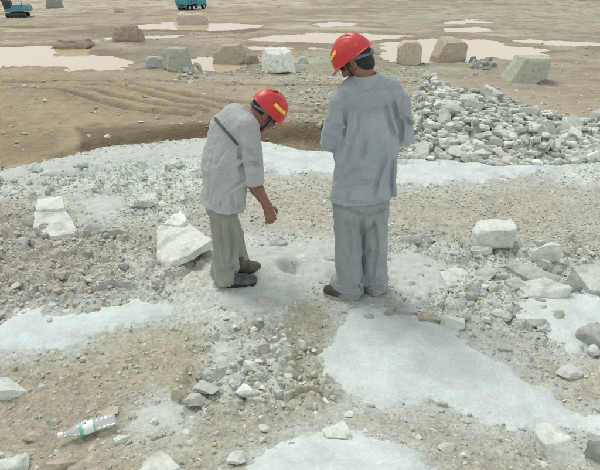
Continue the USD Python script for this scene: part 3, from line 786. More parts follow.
candp = np.where((S > 1.0) & (heapm < 0.2) & (GR > 9) & (GR < 45) & (np.abs(PX - 300) < 320) & (PY < 160))[0]
gz = 0.15 + 2.2 * zmask(PITZ[1][0], 6, 8, 1.2, 160)[candp] + 1.0 * zmask(PITZ[6][0], 6, 8, 1.2, 161)[candp]
pick = rng.choice(candp, 6000, p=gz * GR[candp] ** 2 / (gz * GR[candp] ** 2).sum())
scatter('pit_gravel', 'stray stones over the muddy pit floor', np.column_stack([GX[pick], GY[pick], GZ[pick]]), 0.03 + 0.15 * rng.random(len(pick)) ** 4, ['grey_stone', 'tan_stone', 'pale_stone', 'tan_stone'], 9)
# ------------------------------------------------------------------ people
def unit(v):
    v = np.asarray(v, float)
    return v / np.linalg.norm(v)


class Field:
    """A distance field on a grid, built from smoothly joined tapered limbs, meshed as one continuous surface."""

    def __init__(self, pts, pad, res):
        pts = np.asarray(pts, float)
        self.lo, self.res = pts.min(0) - pad, res
        self.n = np.ceil((pts.max(0) + pad - self.lo) / res).astype(int) + 1
        self.ax = [self.lo[i] + res * np.arange(self.n[i]) for i in range(3)]
        self.d = np.full(self.n, 0.2, np.float32)

    def region(self, lo, hi):
        a = np.clip(np.floor((lo - self.lo) / self.res).astype(int), 0, self.n - 1)
        b = np.clip(np.ceil((hi - self.lo) / self.res).astype(int) + 1, 1, self.n)
        sl = tuple(slice(i, max(j, i + 1)) for i, j in zip(a, b))
        return sl, np.stack(np.meshgrid(*[self.ax[i][sl[i]] for i in range(3)], indexing='ij'), -1)

    def join(self, sl, new, k, cut=False):
        old = self.d[sl]
        if cut:
            h = np.clip(0.5 - 0.5 * (old + new) / k, 0, 1)
            self.d[sl] = old * (1 - h) - new * h + k * h * (1 - h)
        else:
            h = np.clip(0.5 + 0.5 * (old - new) / k, 0, 1)
            self.d[sl] = old * (1 - h) + new * h - k * h * (1 - h)

    def cone(self, a, b, ra, rb, k=0.02, M=None, flat=None, cut=False):
        """Tapered limb a-b; M: rows of a squeezing frame; flat: ends square at b instead of round."""
        a, b = np.asarray(a, float), np.asarray(b, float)
        e = b + unit(b - a) * rb * 1.2 if flat else b
        m = 0.06 + k + max(ra, rb) * (1.0 if M is None else 1.15)
        sl, p = self.region(np.minimum(a, e) - m, np.maximum(a, e) + m)
        q, A, B = (p, a, e) if M is None else (p @ M.T, M @ a, M @ e)
        t = np.clip(((q - A) @ (B - A)) / ((B - A) @ (B - A) + 1e-12), 0, 1)
        d = np.linalg.norm(q - A - t[..., None] * (B - A), axis=-1) - (ra + t * (rb - ra))
        if M is not None:
            d = d * 0.8
        if flat:
            d = np.maximum(d, (p - b) @ unit(b - a))
        self.join(sl, d, k, cut)
        return self

    def ball(self, c, r, R=np.eye(3), k=0.015, cut=False):
        c, r = np.asarray(c, float), np.asarray(r, float)
        sl, p = self.region(c - r.max() - 0.05 - k, c + r.max() + 0.05 + k)
        q = (p - c) @ np.asarray(R).T
        k0, k1 = np.linalg.norm(q / r, axis=-1), np.linalg.norm(q / r**2, axis=-1) + 1e-9
        self.join(sl, k0 * (k0 - 1) / k1, k, cut)
        return self

    def below(self, p0, n):
        """Cuts everything on the side that n points to."""
        sl, p = self.region(self.lo, self.lo + self.n * self.res)
        self.d = np.maximum(self.d, ((p - p0) @ unit(n)).astype(np.float32))
        return self

    def fold(self, fn):
        near = np.where(np.abs(self.d) < 0.03)
        p = np.stack([self.ax[i][near[i]] for i in range(3)], -1)
        self.d[near] += fn(p)
        return self

    def hit(self, px, py, out=0.0):
        """Where the surface meets a direction of view."""
        from scipy.ndimage import map_coordinates
        d = ray(px, py)
        d = d / np.linalg.norm(d)
        t = np.linspace(2.2, 5.0, 900)
        q = d * t[:, None] + [0, 0, CAMH]
        val = map_coordinates(self.d, ((q - self.lo) / self.res).T, order=1, mode='constant', cval=0.5)
        i = np.argmax(val < 0)
        return q[i] - d * out if val[i] < 0 else None

    def crease(self, pts, r, depth, ridge=0.0, k=0.014):
        """A fold pressed into the cloth along points of view: r its width, depth how deep, with a raised lip beside it."""
        t = np.linspace(0, len(pts) - 1, 4 * len(pts))
        w = np.stack([np.interp(t, range(len(pts)), [q[i] for q in pts]) for i in (0, 1)], 1)
        h = [self.hit(*q) for q in w]
        ax = ray(360, 235) / np.linalg.norm(ray(360, 235))
        n = len(h)
        for i in range(n - 1):
            if h[i] is None or h[i + 1] is None or np.linalg.norm(h[i] - h[i + 1]) > 0.12:
                continue
            f0, f1 = [min(1, 3 * min(j + 1, n - j) / n) for j in (i, i + 1)]
            self.cone(h[i] - ax * (r - depth * f0), h[i + 1] - ax * (r - depth * f1), r, r, k, cut=True)
            if ridge:
                s = np.array([1.0, 0, 0.3]) * (r + 0.006)
                self.cone(h[i] + s + ax * (r - ridge * f0), h[i + 1] + s + ax * (r - ridge * f1), r, r, k)
        return self

    def seam(self, pts, width=0.009, out=0.0012):
        """A narrow sewn edge lying on the cloth along points of view."""
        t = np.linspace(0, len(pts) - 1, 14 * len(pts))
        w = np.stack([np.interp(t, range(len(pts)), [q[i] for q in pts]) for i in (0, 1)], 1)
        h = [x for x in (self.hit(*q, out) for q in w) if x is not None]
        from scipy.ndimage import gaussian_filter1d
        h = gaussian_filter1d(np.array(h), 1.2, axis=0, mode='nearest')
        n = np.repeat(-unit(ray(*pts[len(pts) // 2]))[None], len(h), 0)
        return strip(h, n, width, 0.0016)

    def mesh(self, smooth=2):
        d = self.d.copy()
        d[[0, -1]] = d[:, [0, -1]] = d[:, :, [0, -1]] = 0.05
        s = d < 0
        c = np.zeros(tuple(self.n - 1), np.int8)
        for i, j, k in np.ndindex(2, 2, 2):
            c += s[i:self.n[0] - 1 + i, j:self.n[1] - 1 + j, k:self.n[2] - 1 + k]
        cell = np.argwhere((c > 0) & (c < 8))
        num = np.full(c.shape, -1)
        num[tuple(cell.T)] = np.arange(len(cell))
        acc, cnt = np.zeros((len(cell), 3)), np.zeros(len(cell))
        cor = np.array(list(np.ndindex(2, 2, 2)))
        for a in range(8):
            for b in range(a + 1, 8):
                if np.abs(cor[a] - cor[b]).sum() == 1:
                    da, db = d[tuple((cell + cor[a]).T)], d[tuple((cell + cor[b]).T)]
                    m = (da < 0) != (db < 0)
                    t = da[m] / (da[m] - db[m])
                    acc[m] += cor[a] + t[:, None] * (cor[b] - cor[a])
                    cnt[m] += 1
        v = self.lo + (cell + acc / cnt[:, None]) * self.res
        faces = []
        for ax in range(3):
            u, w = (ax + 1) % 3, (ax + 2) % 3
            e = np.eye(3, dtype=int)
            a = np.argwhere(s != np.roll(s, -1, ax))
            a = a[(a[:, ax] < self.n[ax] - 1) & (a[:, u] > 0) & (a[:, w] > 0) & (a[:, u] < self.n[u] - 1) & (a[:, w] < self.n[w] - 1)]
            q = np.stack([num[tuple((a - e[u] - e[w]).T)], num[tuple((a - e[w]).T)], num[tuple(a.T)], num[tuple((a - e[u]).T)]], 1)
            ins = s[tuple(a.T)]
            q[~ins] = q[~ins][:, ::-1]
            faces.append(q)
        f = np.vstack(faces)
        f = np.vstack([f[:, [0, 1, 2]], f[:, [0, 2, 3]]])
        if smooth:
            from scipy.sparse import coo_matrix
            e = np.unique(np.sort(np.vstack([f[:, [0, 1]], f[:, [1, 2]], f[:, [2, 0]]]), 1), axis=0)
            A = coo_matrix((np.ones(2 * len(e)), (np.r_[e[:, 0], e[:, 1]], np.r_[e[:, 1], e[:, 0]])), (len(v), len(v))).tocsr()
            deg = np.maximum(np.asarray(A.sum(1)), 1)
            for step in (0.5, -0.52) * (2 * smooth):
                v = v + step * (A @ v / deg - v)
        return trimesh.Trimesh(v, f, process=False)


def ridged(p, seed):
    n = meshkit.fbm(p, 3, seed)
    return 1 - np.abs(2 * n - 1) * 2


def cloth(name, c, dust, s=32.0):
    d, u = np.asarray(L(*c)), np.asarray(L(*dust))
    MAT[name] = usdkit.material(stage, '/World/Looks/' + name, {
        'g': ('geometry', {}), 'n': ('noise_texture', {'scale': 7.0, 'detail': 5.0, 'roughness': 0.62}), 'n2': ('noise_texture', {'scale': 420.0, 'detail': 2.0}),
        'r': ('map_range', {'from_min': 0.42, 'from_max': 0.72, 'to_min': 0.0, 'to_max': 0.65}), 'mx': ('mix_color', {'a': tuple(d), 'b': tuple(u)}),
        'v': ('map_range', {'from_min': 0.25, 'from_max': 0.75, 'to_min': 0.9, 'to_max': 1.1}), 'sc': ('vector_math', {'math_type': 'scale'}),
        'n3': ('noise_texture', {'scale': s, 'detail': 5.0, 'distortion': 1.2}), 'add': ('math', {'math_type': 'multiply_add', 'value2': 2.0}), 'n4': ('noise_texture', {'type': 'ridged_multifractal', 'scale': 11.0, 'detail': 3.0, 'roughness': 0.45, 'distortion': 1.6, 'offset': 1.0, 'gain': 1.4}), 'mp': ('mapping', {'scale': (1.0, 1.0, 0.55)}), 'b2': ('bump', {'strength': 0.36, 'distance': 0.012}),
        'b': ('bump', {'strength': 0.5, 'distance': 0.006}), 'p': ('principled_bsdf', {'roughness': 0.9, 'specular_ior_level': 0.2, 'sheen_weight': 0.15})},
        [('g.position', 'n.vector'), ('g.position', 'n2.vector'), ('g.position', 'n3.vector'), ('n.fac', 'r.value'), ('r.result', 'mx.fac'), ('n2.fac', 'v.value'), ('mx.result', 'sc.vector1'), ('v.result', 'sc.scale'),
         ('g.position', 'mp.vector'), ('mp.vector', 'n4.vector'), ('n4.fac', 'b2.height'), ('b2.normal', 'b.normal'),
         ('n3.fac', 'add.value1'), ('n2.fac', 'add.value3'), ('add.value', 'b.height'), ('b.normal', 'p.normal'), ('sc.vector', 'p.base_color')], surface='p.BSDF')


def plain(name, c, rough=0.5, spec=0.5, var=0.1, s=30.0, **kw):
    d = np.asarray(L(*c))
    MAT[name] = usdkit.material(stage, '/World/Looks/' + name, {
        'g': ('geometry', {}), 'n': ('noise_texture', {'scale': s, 'detail': 4.0, 'roughness': 0.6}),
        'r': ('rgb_ramp', {'ramp': [(0.3, tuple(d * (1 - var))), (0.7, tuple(np.minimum(d * (1 + var), 1)))]}),
        'p': ('principled_bsdf', {'roughness': rough, 'specular_ior_level': spec, **kw})},
        [('g.position', 'n.vector'), ('n.fac', 'r.fac'), ('r.color', 'p.base_color')], surface='p.BSDF')


cloth('blue_grey_cloth', (147, 157, 161), (172, 178, 177))
cloth('slate_cloth', (138, 147, 148), (164, 169, 165))
cloth('light_grey_cloth', (165, 170, 169), (184, 187, 182))
cloth('olive_grey_cloth', (139, 142, 132), (164, 165, 155))
plain('skin', (132, 96, 78), 0.55, 0.4, 0.2, 38)
plain('hair', (22, 22, 26), 0.55, 0.4, 0.3, 200)
MAT['red_plastic'] = usdkit.material(stage, '/World/Looks/red_plastic', {
    'g': ('geometry', {}), 'n': ('noise_texture', {'scale': 14.0, 'detail': 7.0, 'roughness': 0.7}), 'n2': ('noise_texture', {'scale': 90.0, 'detail': 4.0, 'distortion': 3.0}),
    'r': ('map_range', {'from_min': 0.44, 'from_max': 0.74, 'to_min': 0.03, 'to_max': 0.42}), 'r2': ('map_range', {'from_min': 0.62, 'from_max': 0.72, 'to_min': 0.0, 'to_max': 0.3}), 'ad': ('math', {'math_type': 'add', 'use_clamp': True}),
    'm': ('mix_color', {'a': tuple(L(186, 48, 44)), 'b': tuple(L(196, 158, 148))}), 'ro': ('map_range', {'from_min': 0.0, 'from_max': 0.5, 'to_min': 0.38, 'to_max': 0.75}), 'p': ('principled_bsdf', {'specular_ior_level': 0.45})},
    [('g.position', 'n.vector'), ('g.position', 'n2.vector'), ('n.fac', 'r.value'), ('n2.fac', 'r2.value'), ('r.result', 'ad.value1'), ('r2.result', 'ad.value2'), ('ad.value', 'm.fac'), ('m.result', 'p.base_color'), ('ad.value', 'ro.value'), ('ro.result', 'p.roughness')], surface='p.BSDF')
plain('orange_tape', (238, 172, 60), 0.45, 0.5, 0.12, 60)
plain('yellow_tape', (246, 208, 104), 0.45, 0.5, 0.08, 60)
plain('grey_plastic', (98, 112, 120), 0.5, 0.5, 0.1)
plain('dark_strap', (40, 44, 50), 0.7, 0.3, 0.2, 80)
plain('strap_webbing', (84, 86, 84), 0.85, 0.2, 0.15, 120)
plain('dark_shoe', (58, 64, 66), 0.8, 0.3, 0.4, 18)
plain('dusty_shoe', (96, 94, 80), 0.85, 0.3, 0.3, 18)
plain('teal_shoe', (84, 90, 89), 0.9, 0.2, 0.4, 26)
plain('brown_shoe', (78, 71, 67), 0.8, 0.3, 0.4, 18)
plain('sole_rubber', (150, 150, 142), 0.9, 0.2, 0.15, 30)
plain('dark_rubber', (48, 50, 50), 0.9, 0.2, 0.2, 30)
plain('eye', (40, 34, 30), 0.2, 0.5, 0.1)


def hand(F, wrist, fwd, side, nrm, curl, s=1.0, thumb=1.0):
    """Palm, four fingers and a thumb. fwd: along the hand; side: towards the thumb; nrm: out of the palm (fingers curl to it)."""
    fwd = unit(fwd)
    side = unit(side - fwd * (side @ fwd))
    nrm = unit(nrm - fwd * (nrm @ fwd) - side * (nrm @ side))
    for w in (-0.028, -0.010, 0.010, 0.026):
        F.cone(wrist + side * w * 0.6 * s, wrist + fwd * 0.085 * s + side * w * s, 0.016 * s, 0.013 * s, 0.014)
    for w, ln, r in ((-0.031, 0.058, 0.0082), (-0.011, 0.076, 0.0092), (0.010, 0.082, 0.0094), (0.030, 0.072, 0.0092)):
        p = wrist + fwd * (0.092 if abs(w) < 0.02 else 0.084) * s + side * w * s
        a = curl * 0.5
        for seg in (0.44, 0.31, 0.25):
            d = fwd * math.cos(a) + nrm * math.sin(a) + side * w * 1.2
            q = p + unit(d) * ln * seg * s
            F.cone(p, q, r * s, r * 0.94 * s, 0.003)
            p, r, a = q, r * 0.93, a + curl
    p = wrist + fwd * 0.022 * s + side * 0.026 * s + nrm * 0.006
    for seg, a, r in ((0.042, 0.75, 0.0125), (0.032, 0.45, 0.0108), (0.026, 0.2, 0.0095)):
        q = p + unit(fwd * math.cos(a * thumb) + side * math.sin(a * thumb) + nrm * 0.45) * seg * s
        F.cone(p, q, r * s, r * 0.92 * s, 0.005)
        p = q


def head_frame(c, f, u):
    f = unit(f)
    u = unit(np.asarray(u, float) - f * (np.asarray(u, float) @ f))
    l = np.cross(u, f)
    return np.asarray(c, float), np.stack([l, f, u])      # rows: left, forward, up


def head(F, c, R):
    def H(l, f, u):
        return c + np.array([l, f, u]) @ R
    F.ball(H(0, -0.008, 0.022), (0.072, 0.092, 0.086), R, 0.01)
    F.cone(H(0, 0.035, -0.045), H(0, 0.062, -0.096), 0.055, 0.026, 0.02)
    for s in (-1, 1):
        F.cone(H(s * 0.052, 0.0, -0.055), H(s * 0.022, 0.062, -0.092), 0.02, 0.02, 0.02)
        F.ball(H(s * 0.042, 0.062, -0.025), (0.026, 0.026, 0.022), R, 0.02)
        F.ball(H(s * 0.032, 0.101, 0.006), (0.017, 0.014, 0.012), R, 0.008, cut=True)
        F.ball(H(s * 0.077, -0.012, -0.008), (0.009, 0.019, 0.031), R, 0.006)
        F.ball(H(s * 0.084, -0.006, -0.008), (0.006, 0.010, 0.018), R, 0.004, cut=True)
        F.cone(H(s * 0.012, 0.092, 0.020), H(s * 0.045, 0.082, 0.022), 0.010, 0.008, 0.01)
    F.cone(H(0, 0.090, 0.004), H(0, 0.108, -0.034), 0.009, 0.013, 0.008)
    F.ball(H(0, 0.090, -0.062), (0.024, 0.012, 0.009), R, 0.006)
    F.ball(H(0, 0.103, -0.063), (0.022, 0.005, 0.0018), R, 0.003, cut=True)


def strip(pts, nrm, width, thick):
    """A flat band along pts whose faces look along nrm (one normal per point)."""
    pts, nrm = np.asarray(pts, float), np.asarray(nrm, float)
    t = np.gradient(pts, axis=0)
    t /= np.linalg.norm(t, axis=1, keepdims=True)
    nrm = nrm / np.linalg.norm(nrm, axis=1, keepdims=True)
    w = np.cross(t, nrm)
    ring = np.stack([pts + w * width / 2, pts + w * width * 0.42 + nrm * thick, pts - w * width * 0.42 + nrm * thick, pts - w * width / 2], 1)
    n = len(pts)
    f = [(4 * i + j, 4 * i + (j + 1) % 4, 4 * i + 4 + (j + 1) % 4, 4 * i + 4 + j) for i in range(n - 1) for j in range(4)]
    f += [(3, 2, 1, 0), (4 * n - 4, 4 * n - 3, 4 * n - 2, 4 * n - 1)]
    f = np.array(f)
    return ring.reshape(-1, 3), np.vstack([f[:, [0, 1, 2]], f[:, [0, 2, 3]]])


def helmet(person, c, R, stripe):
    """A safety helmet on the head frame (c, R): shell with peak, ridge and vents, tape, harness, chin strap."""
    o = c + np.array([0, 0.004, 0.030]) @ R
    RF, RL, RU = 0.124, 0.103, 0.116

    def dome(phi, al, off=0.0):
        x = np.stack([(RL + off) * np.sin(al) * np.sin(phi), (RF + off) * np.sin(al) * np.cos(phi), (RU + off) * np.cos(al)], -1)
        ridge = 0.007 * np.exp(-((x[..., 0] / 0.014) ** 2)) * sstep(1.35, 0.9, al) + 0.004 * np.exp(-(((np.abs(x[..., 0]) - 0.042) / 0.009) ** 2)) * sstep(1.3, 0.8, al)
        x[..., 2] += ridge
        return x
    phi = np.linspace(0, 2 * np.pi, 96, endpoint=False)
    al = np.concatenate([np.linspace(0.0, 1.55, 26), [1.62]])
    rows = [dome(phi, np.full_like(phi, a)) for a in al]
    rim = rows[-1]
    out = np.stack([np.sin(phi), np.cos(phi), 0 * phi], -1)
    peak = (0.007 + 0.030 * np.clip(np.cos(phi), 0, 1) ** 2.2)[:, None]
    drop = np.array([0, 0, -1.0]) * (0.006 + 0.012 * np.clip(np.cos(phi), 0, 1) ** 2)[:, None]
    rows += [rim + out * 0.4 * peak + drop * 0.5, rim + out * peak + drop, rim + out * peak + drop - [0, 0, 0.004], rim + out * 0.3 * peak + drop * 0.6 - [0, 0, 0.004], rim * [0.965, 0.965, 1] - [0, 0, 0.006]]
    rows += [dome(phi, np.full_like(phi, a), -0.0045) for a in al[::-1][1:]]
    v = np.vstack(rows)
    n, m = len(rows), len(phi)
    ii = np.arange(n * m).reshape(n, m)
    q = np.stack([ii[:-1], np.roll(ii, -1, 1)[:-1], np.roll(ii, -1, 1)[1:], ii[1:]], -1).reshape(-1, 4)
    v[:m], v[-m:] = v[:m].mean(0), v[-m:].mean(0)
    f = np.vstack([q[:, [0, 1, 2]], q[:, [0, 2, 3]]])
    tm = trimesh.Trimesh(o + v @ R, f, process=True)
    tm.fix_normals()
    h = part('helmet', tm, MAT['red_plastic'], person, 50)
    for s in (-1, 1):       # tape on both sides
        a0, a1, x0, x1 = stripe
        ph = np.linspace(a0, a1, 14) * s
        for nm, off, wd, mt in (('reflective_tape', 0.0015, 0.026, 'orange_tape'), ('reflective_line', 0.0032, 0.010, 'yellow_tape')):
            pts = dome(ph, np.linspace(x0, x1, 14), off)
            nr = pts / np.array([RL, RF, RU]) ** 2
            part(nm, strip(o + pts @ R, nr @ R, wd, 0.001), MAT[mt], h)
    for ph in (2.75, 3.5):    # vent slots near the back
        pts = dome(np.full(5, ph), np.linspace(0.35, 0.6, 5), 0.0012)
        part('vent_slot', strip(o + pts @ R, (pts / np.array([RL, RF, RU]) ** 2) @ R, 0.008, 0.0008), MAT['dark_strap'], h)
    ph = np.linspace(math.radians(95), math.radians(265), 30)
    band = np.stack([0.083 * np.sin(ph), 0.101 * np.cos(ph), -0.010 - 0.030 * np.clip(-np.cos(ph), 0, 1) ** 2], -1)
    part('harness_band', strip(o + band @ R, (band * [1, 1, 0]) @ R, 0.030, 0.003), MAT['grey_plastic'], h)
    kn = trimesh.creation.cylinder(0.017, 0.022, sections=20)
    T = np.eye(4)
    T[:3, :3] = np.stack([R[0], R[2], R[1]], 1)
    T[:3, 3] = o + np.array([0, -0.107, -0.043]) @ R
    kn.apply_transform(T)
    part('harness_knob', kn, MAT['grey_plastic'], h)
    for s in (-1, 1):
        pts = np.array([[s * 0.090, 0.010, -0.002], [s * 0.086, 0.020, -0.04], [s * 0.080, 0.026, -0.075], [s * 0.064, 0.034, -0.115], [s * 0.035, 0.045, -0.142], [0, 0.05, -0.150]])
        t = np.linspace(0, 5, 24)
        pp_ = np.stack([np.interp(t, range(6), pts[:, i]) for i in range(3)], 1)
        part('chin_strap', strip(o + pp_ @ R, (pp_ * [1, 0.2, 0.2] + [0, 0, -0.02]) @ R, 0.014, 0.002), MAT['dark_strap'], h)
    return h


def shoe(person, heel, toe, up, mat, sole_mat):
    """heel, toe: the ends of the sole on the ground; up: height of the ankle opening."""
    f = unit((toe - heel) * [1, 1, 0])
    s = np.array([f[1], -f[0], 0])
    z = np.array([0, 0, 1.0])
    ln = np.linalg.norm((toe - heel)[:2])
    F = Field([heel, toe, heel + z * (up + 0.03)], 0.08, 0.006)
    F.cone(heel + f * 0.045 + z * 0.05, heel + f * 0.11 + z * 0.045, 0.039, 0.040, 0.02)
    F.cone(heel + f * 0.10 + z * 0.043, heel + f * (ln - 0.085) + z * 0.036, 0.040, 0.042, 0.02)
    F.cone(heel + f * (ln - 0.10) + z * 0.036 + s * 0.006, heel + f * (ln - 0.045) + z * 0.032, 0.045, 0.038, 0.02)
    F.cone(heel + f * 0.06 + z * 0.07, heel + f * 0.055 + z * up, 0.038, 0.034, 0.02)
    F.below(np.array([0, 0, min(heel[2], toe[2]) + 0.018]), -z)
    p = part('shoe', F.mesh(1), MAT[mat], person, True)
    from shapely.geometry import LineString
    base = LineString([(0.043, 0), (ln - 0.055, 0.004)]).buffer(0.043).union(LineString([(ln - 0.12, 0.006), (ln - 0.06, 0.004)]).buffer(0.05))
    so = trimesh.creation.extrude_polygon(base, 0.026, engine='earcut')
    T = np.eye(4)
    T[:3, :3] = np.stack([f, s, z], 1)
    if np.linalg.det(T[:3, :3]) < 0:
        T[:3, :3] = np.stack([f, -s, z], 1)
    T[:3, 3] = heel - z * 0.004
    so.apply_transform(T)
    part('sole', so, MAT[sole_mat], p, 30)
    return p


def gz_(x, y):
    return float(h_macro(np.array([x]), np.array([y]))[0])


def ground(px, py):
    return at([px], [py])[0]


UP = np.array([0, 0, 1.0])


# ---- the worker who stands with his back to the viewer
def standing_worker():
    Y0 = 3.10
    Q = lambda px, py, dy=0.0: P(px, py, Y0 + dy)
    base = ground(358, 298)
    W = thing('person', 'worker standing with back turned in blue-grey shirt and trousers, red helmet, head bowed left', 'person', base)
    Fb = unit([-0.22, 0.97, 0])
    Rb = np.array([Fb[1], -Fb[0], 0])
    M = np.stack([Rb, Fb / 0.64, UP])
    c, R = head_frame(Q(355.5, 60, 0.04), (-0.70, 0.40, -0.60), (-0.46, 0.10, 0.9))
    ls, rs, le, re = Q(342, 103), Q(398, 102, 0.03), Q(332, 140, 0.02), Q(403, 133, 0.06)
    lw, rw = Q(346, 136, 0.23), Q(384, 132, 0.27)
    lh, rh, lk, rk, la, ra = Q(349, 205), Q(373, 205, 0.04), Q(348.5, 250, 0.02), Q(374, 247, 0.08), Q(350, 290, 0.02), Q(374, 288, 0.08)
    # the body, one surface
    B = Field([c + UP * 0.13, la - UP * 0.1, ra, le, re, lw + Fb * 0.2, rw + Fb * 0.2, ls, rs], 0.1, 0.0065)
    head(B, c, R)
    neck = Q(365, 83, 0.0)
    B.cone(neck - UP * 0.03, c + np.array([0, -0.022, -0.05]) @ R, 0.062, 0.055, 0.03)
    B.cone(Q(367, 103), Q(365, 150), 0.115, 0.115, 0.04, M).cone(Q(365, 150), Q(361, 195), 0.115, 0.13, 0.04, M)
    for s_, e_, w_ in ((ls, le, lw), (rs, re, rw)):
        B.cone(neck - UP * 0.06, s_, 0.046, 0.042, 0.03)
        B.cone(s_, e_, 0.044, 0.036, 0.02).cone(e_, w_, 0.036, 0.026, 0.015)
    hand(B, lw, unit(np.array([0.55, 0.6, 0.1])), unit(np.array([0, 0.2, 1.0])), np.array([0.5, -0.8, 0]), 0.55)
    hand(B, rw, unit(np.array([-0.55, 0.6, 0.1])), unit(np.array([0, 0.2, 1.0])), np.array([-0.5, -0.8, 0]), 0.55)
    for h_, k_, a_ in ((lh, lk, la), (rh, rk, ra)):
        B.cone(h_, k_, 0.075, 0.05, 0.03).cone(k_, a_, 0.052, 0.036, 0.02)
        B.cone(a_, a_ + Fb * 0.1 - UP * 0.03, 0.036, 0.03, 0.02)
    part('body', B.mesh(), MAT['skin'], W, True)
    for s in (-1, 1):
        part('eye', trimesh.creation.icosphere(2, 0.0115).apply_translation(c + np.array([s * 0.032, 0.083, 0.005]) @ R), MAT['eye'], W, True)
    Hh = Field([c], 0.16, 0.005)
    Hh.ball(c + np.array([0, -0.012, 0.022]) @ R, (0.0765, 0.0955, 0.091), R, 0.01)
    Hh.ball(c + np.array([0, -0.037, -0.038]) @ R, (0.064, 0.055, 0.064), R, 0.015)
    Hh.below(c + np.array([0, 0.018, 0]) @ R, np.array([0, 1.0, -0.35]) @ R).below(c + np.array([0, -0.03, -0.076]) @ R, np.array([0, 0.55, -1.0]) @ R)
    Hh.fold(lambda q: 0.0022 * (2 * meshkit.noise(q / 0.007, 5) - 1))
    part('hair', Hh.mesh(1), MAT['hair'], W, True)
    # shirt
    S_ = Field([ls + UP * .1, rs, le, re, lw, rw, Q(361, 212)], 0.14, 0.0055)
    S_.cone(Q(368, 103, 0.01), Q(367, 150, 0.0), 0.158, 0.170, 0.06, M).cone(Q(367, 150), Q(361.5, 206, -0.01), 0.170, 0.200, 0.06, M)
    S_.cone(Q(352, 92, 0.0), Q(388, 91, 0.02), 0.075, 0.078, 0.05)
    for s_, e_, w_, r in ((ls, le, lw, 0.074), (rs, re, rw, 0.070)):
        S_.cone(Q(366, 89), s_, 0.056, r * 0.8, 0.04)
        end = e_ + unit(e_ - s_) * 0.035 + unit(w_ - e_) * 0.03
        S_.cone(s_, end, r, r * 0.90, 0.012, flat=True)
        S_.cone(end - unit(end - s_) * 0.028, end - unit(end - s_) * 0.002, r * 0.93, r * 0.97, 0.006, flat=True)
        S_.cone(end - unit(end - s_) * 0.05, end + unit(end - s_) * 0.1, r * 0.70, r * 0.78, 0.006, cut=True)
    S_.below(Q(361, 203.5, -0.12), (0.03, 0.1, -1))
    S_.cone(neck + UP * 0.03, neck + UP * 0.12, 0.06, 0.075, 0.012, cut=True)

    def folds(p):
        x = (p - Q(366, 150)) @ Rb
        z = p[:, 2]
        w = np.stack([x / 0.055 + 0.5 * np.sin(z * 9), (p @ Fb) / 0.07, z / 0.20 + x * 2.2], -1)
        w2 = np.stack([x / 0.10 - z * 3.0, (p @ Fb) / 0.10, z / 0.09 + x * 4], -1)
        low = sstep(1.33, 1.15, z)
        o = -0.0075 * ridged(w, 3) * (0.3 + 0.7 * low) - 0.0055 * ridged(w2, 5) * low
        o += 0.006 * np.exp(-(((z - 1.305 - 0.25 * x * x) / 0.007) ** 2)) * (np.abs(x) < 0.17)       # yoke seam
        o += 0.003 * np.exp(-(((z - 0.775) / 0.005) ** 2))                                        # hem stitching
        for sx in (-0.085, 0.08):                                                                   # pleats falling from the yoke
            o -= 0.008 * np.exp(-(((x - sx - 0.10 * (z - 1.3) * (1 if sx < 0 else -0.3)) / 0.013) ** 2)) * sstep(1.31, 1.22, z) * sstep(0.8, 1.05, z)
        return o
    S_.fold(folds)
    for pts, r, dp, rd in (([(345.5, 112), (347, 124), (345, 136), (339, 152)], 0.0120, 0.0260, 0.0040), ([(355, 128), (351, 148), (344, 166), (337, 174)], 0.0119, 0.0072, 0.0036), ([(359, 113), (357, 134)], 0.0102, 0.0044, 0.0024),
                           ([(399, 112), (401, 126), (400, 143)], 0.0120, 0.0200, 0.0000), ([(386, 106), (389, 121), (394, 134)], 0.0110, 0.0035, 0.003), ([(394, 102), (397, 118)], 0.0093, 0.003, 0.003), ([(333, 181), (352, 172), (371, 168)], 0.0110, 0.0055, 0.0030),
                           ([(338, 190), (360, 183), (372, 183)], 0.0110, 0.0050, 0.0030), ([(386, 158), (379, 177), (374, 198)], 0.0119, 0.0045, 0.003), ([(393, 160), (391, 182), (393, 199)], 0.0102, 0.0044, 0.0024), ([(349, 192), (347, 202)], 0.0102, 0.0055, 0.0024),
                           ([(326, 122), (335, 128), (342, 127)], 0.0085, 0.0050, 0.0024), ([(324, 136), (333, 140), (341, 138)], 0.0085, 0.0050, 0.0024), ([(405, 118), (411, 124)], 0.0085, 0.0044, 0.0018), ([(366, 140), (363, 160)], 0.0119, 0.0025, 0.003)):
        S_.crease(pts, r, dp, rd)
    sh = part('shirt', S_.mesh(1), MAT['blue_grey_cloth'], W, True)
    for pts in ([(341, 103), (352, 106), (367, 107.5), (382, 106), (396, 102)], [(336, 97), (340, 104), (344, 113)], [(404, 96), (401, 104), (399.5, 112)], [(332, 199.5), (345, 201.5), (361, 202), (378, 201.5), (391, 199.5)], [(322, 146), (329, 149), (338, 150)]):
        part('seam', S_.seam(pts), MAT['blue_grey_cloth'], sh, 40)
    C_ = Field([neck], 0.16, 0.0045)      # collar
    d = unit(np.array([-0.10, -0.05, 1.0]))
    neck = neck + d * 0.012
    C_.cone(neck - d * 0.024 - UP * 0.008, neck + d * 0.038, 0.090, 0.073, 0.008)
    C_.below(neck + d * 0.040, d)
    C_.below(neck - d * 0.030, -d)
    C_.cone(neck - d * 0.02, neck + d * 0.12, 0.058, 0.068, 0.006, cut=True)
    part('collar', C_.mesh(1), MAT['blue_grey_cloth'], sh, True)
    # trousers
    T = Field([lh, rh, la - UP * .05, ra, Q(361, 185)], 0.17, 0.0065)
    Mt = np.stack([Rb, Fb / 0.72, UP])
    T.cone(Q(361.5, 185), Q(361.5, 204), 0.155, 0.165, 0.03, Mt)
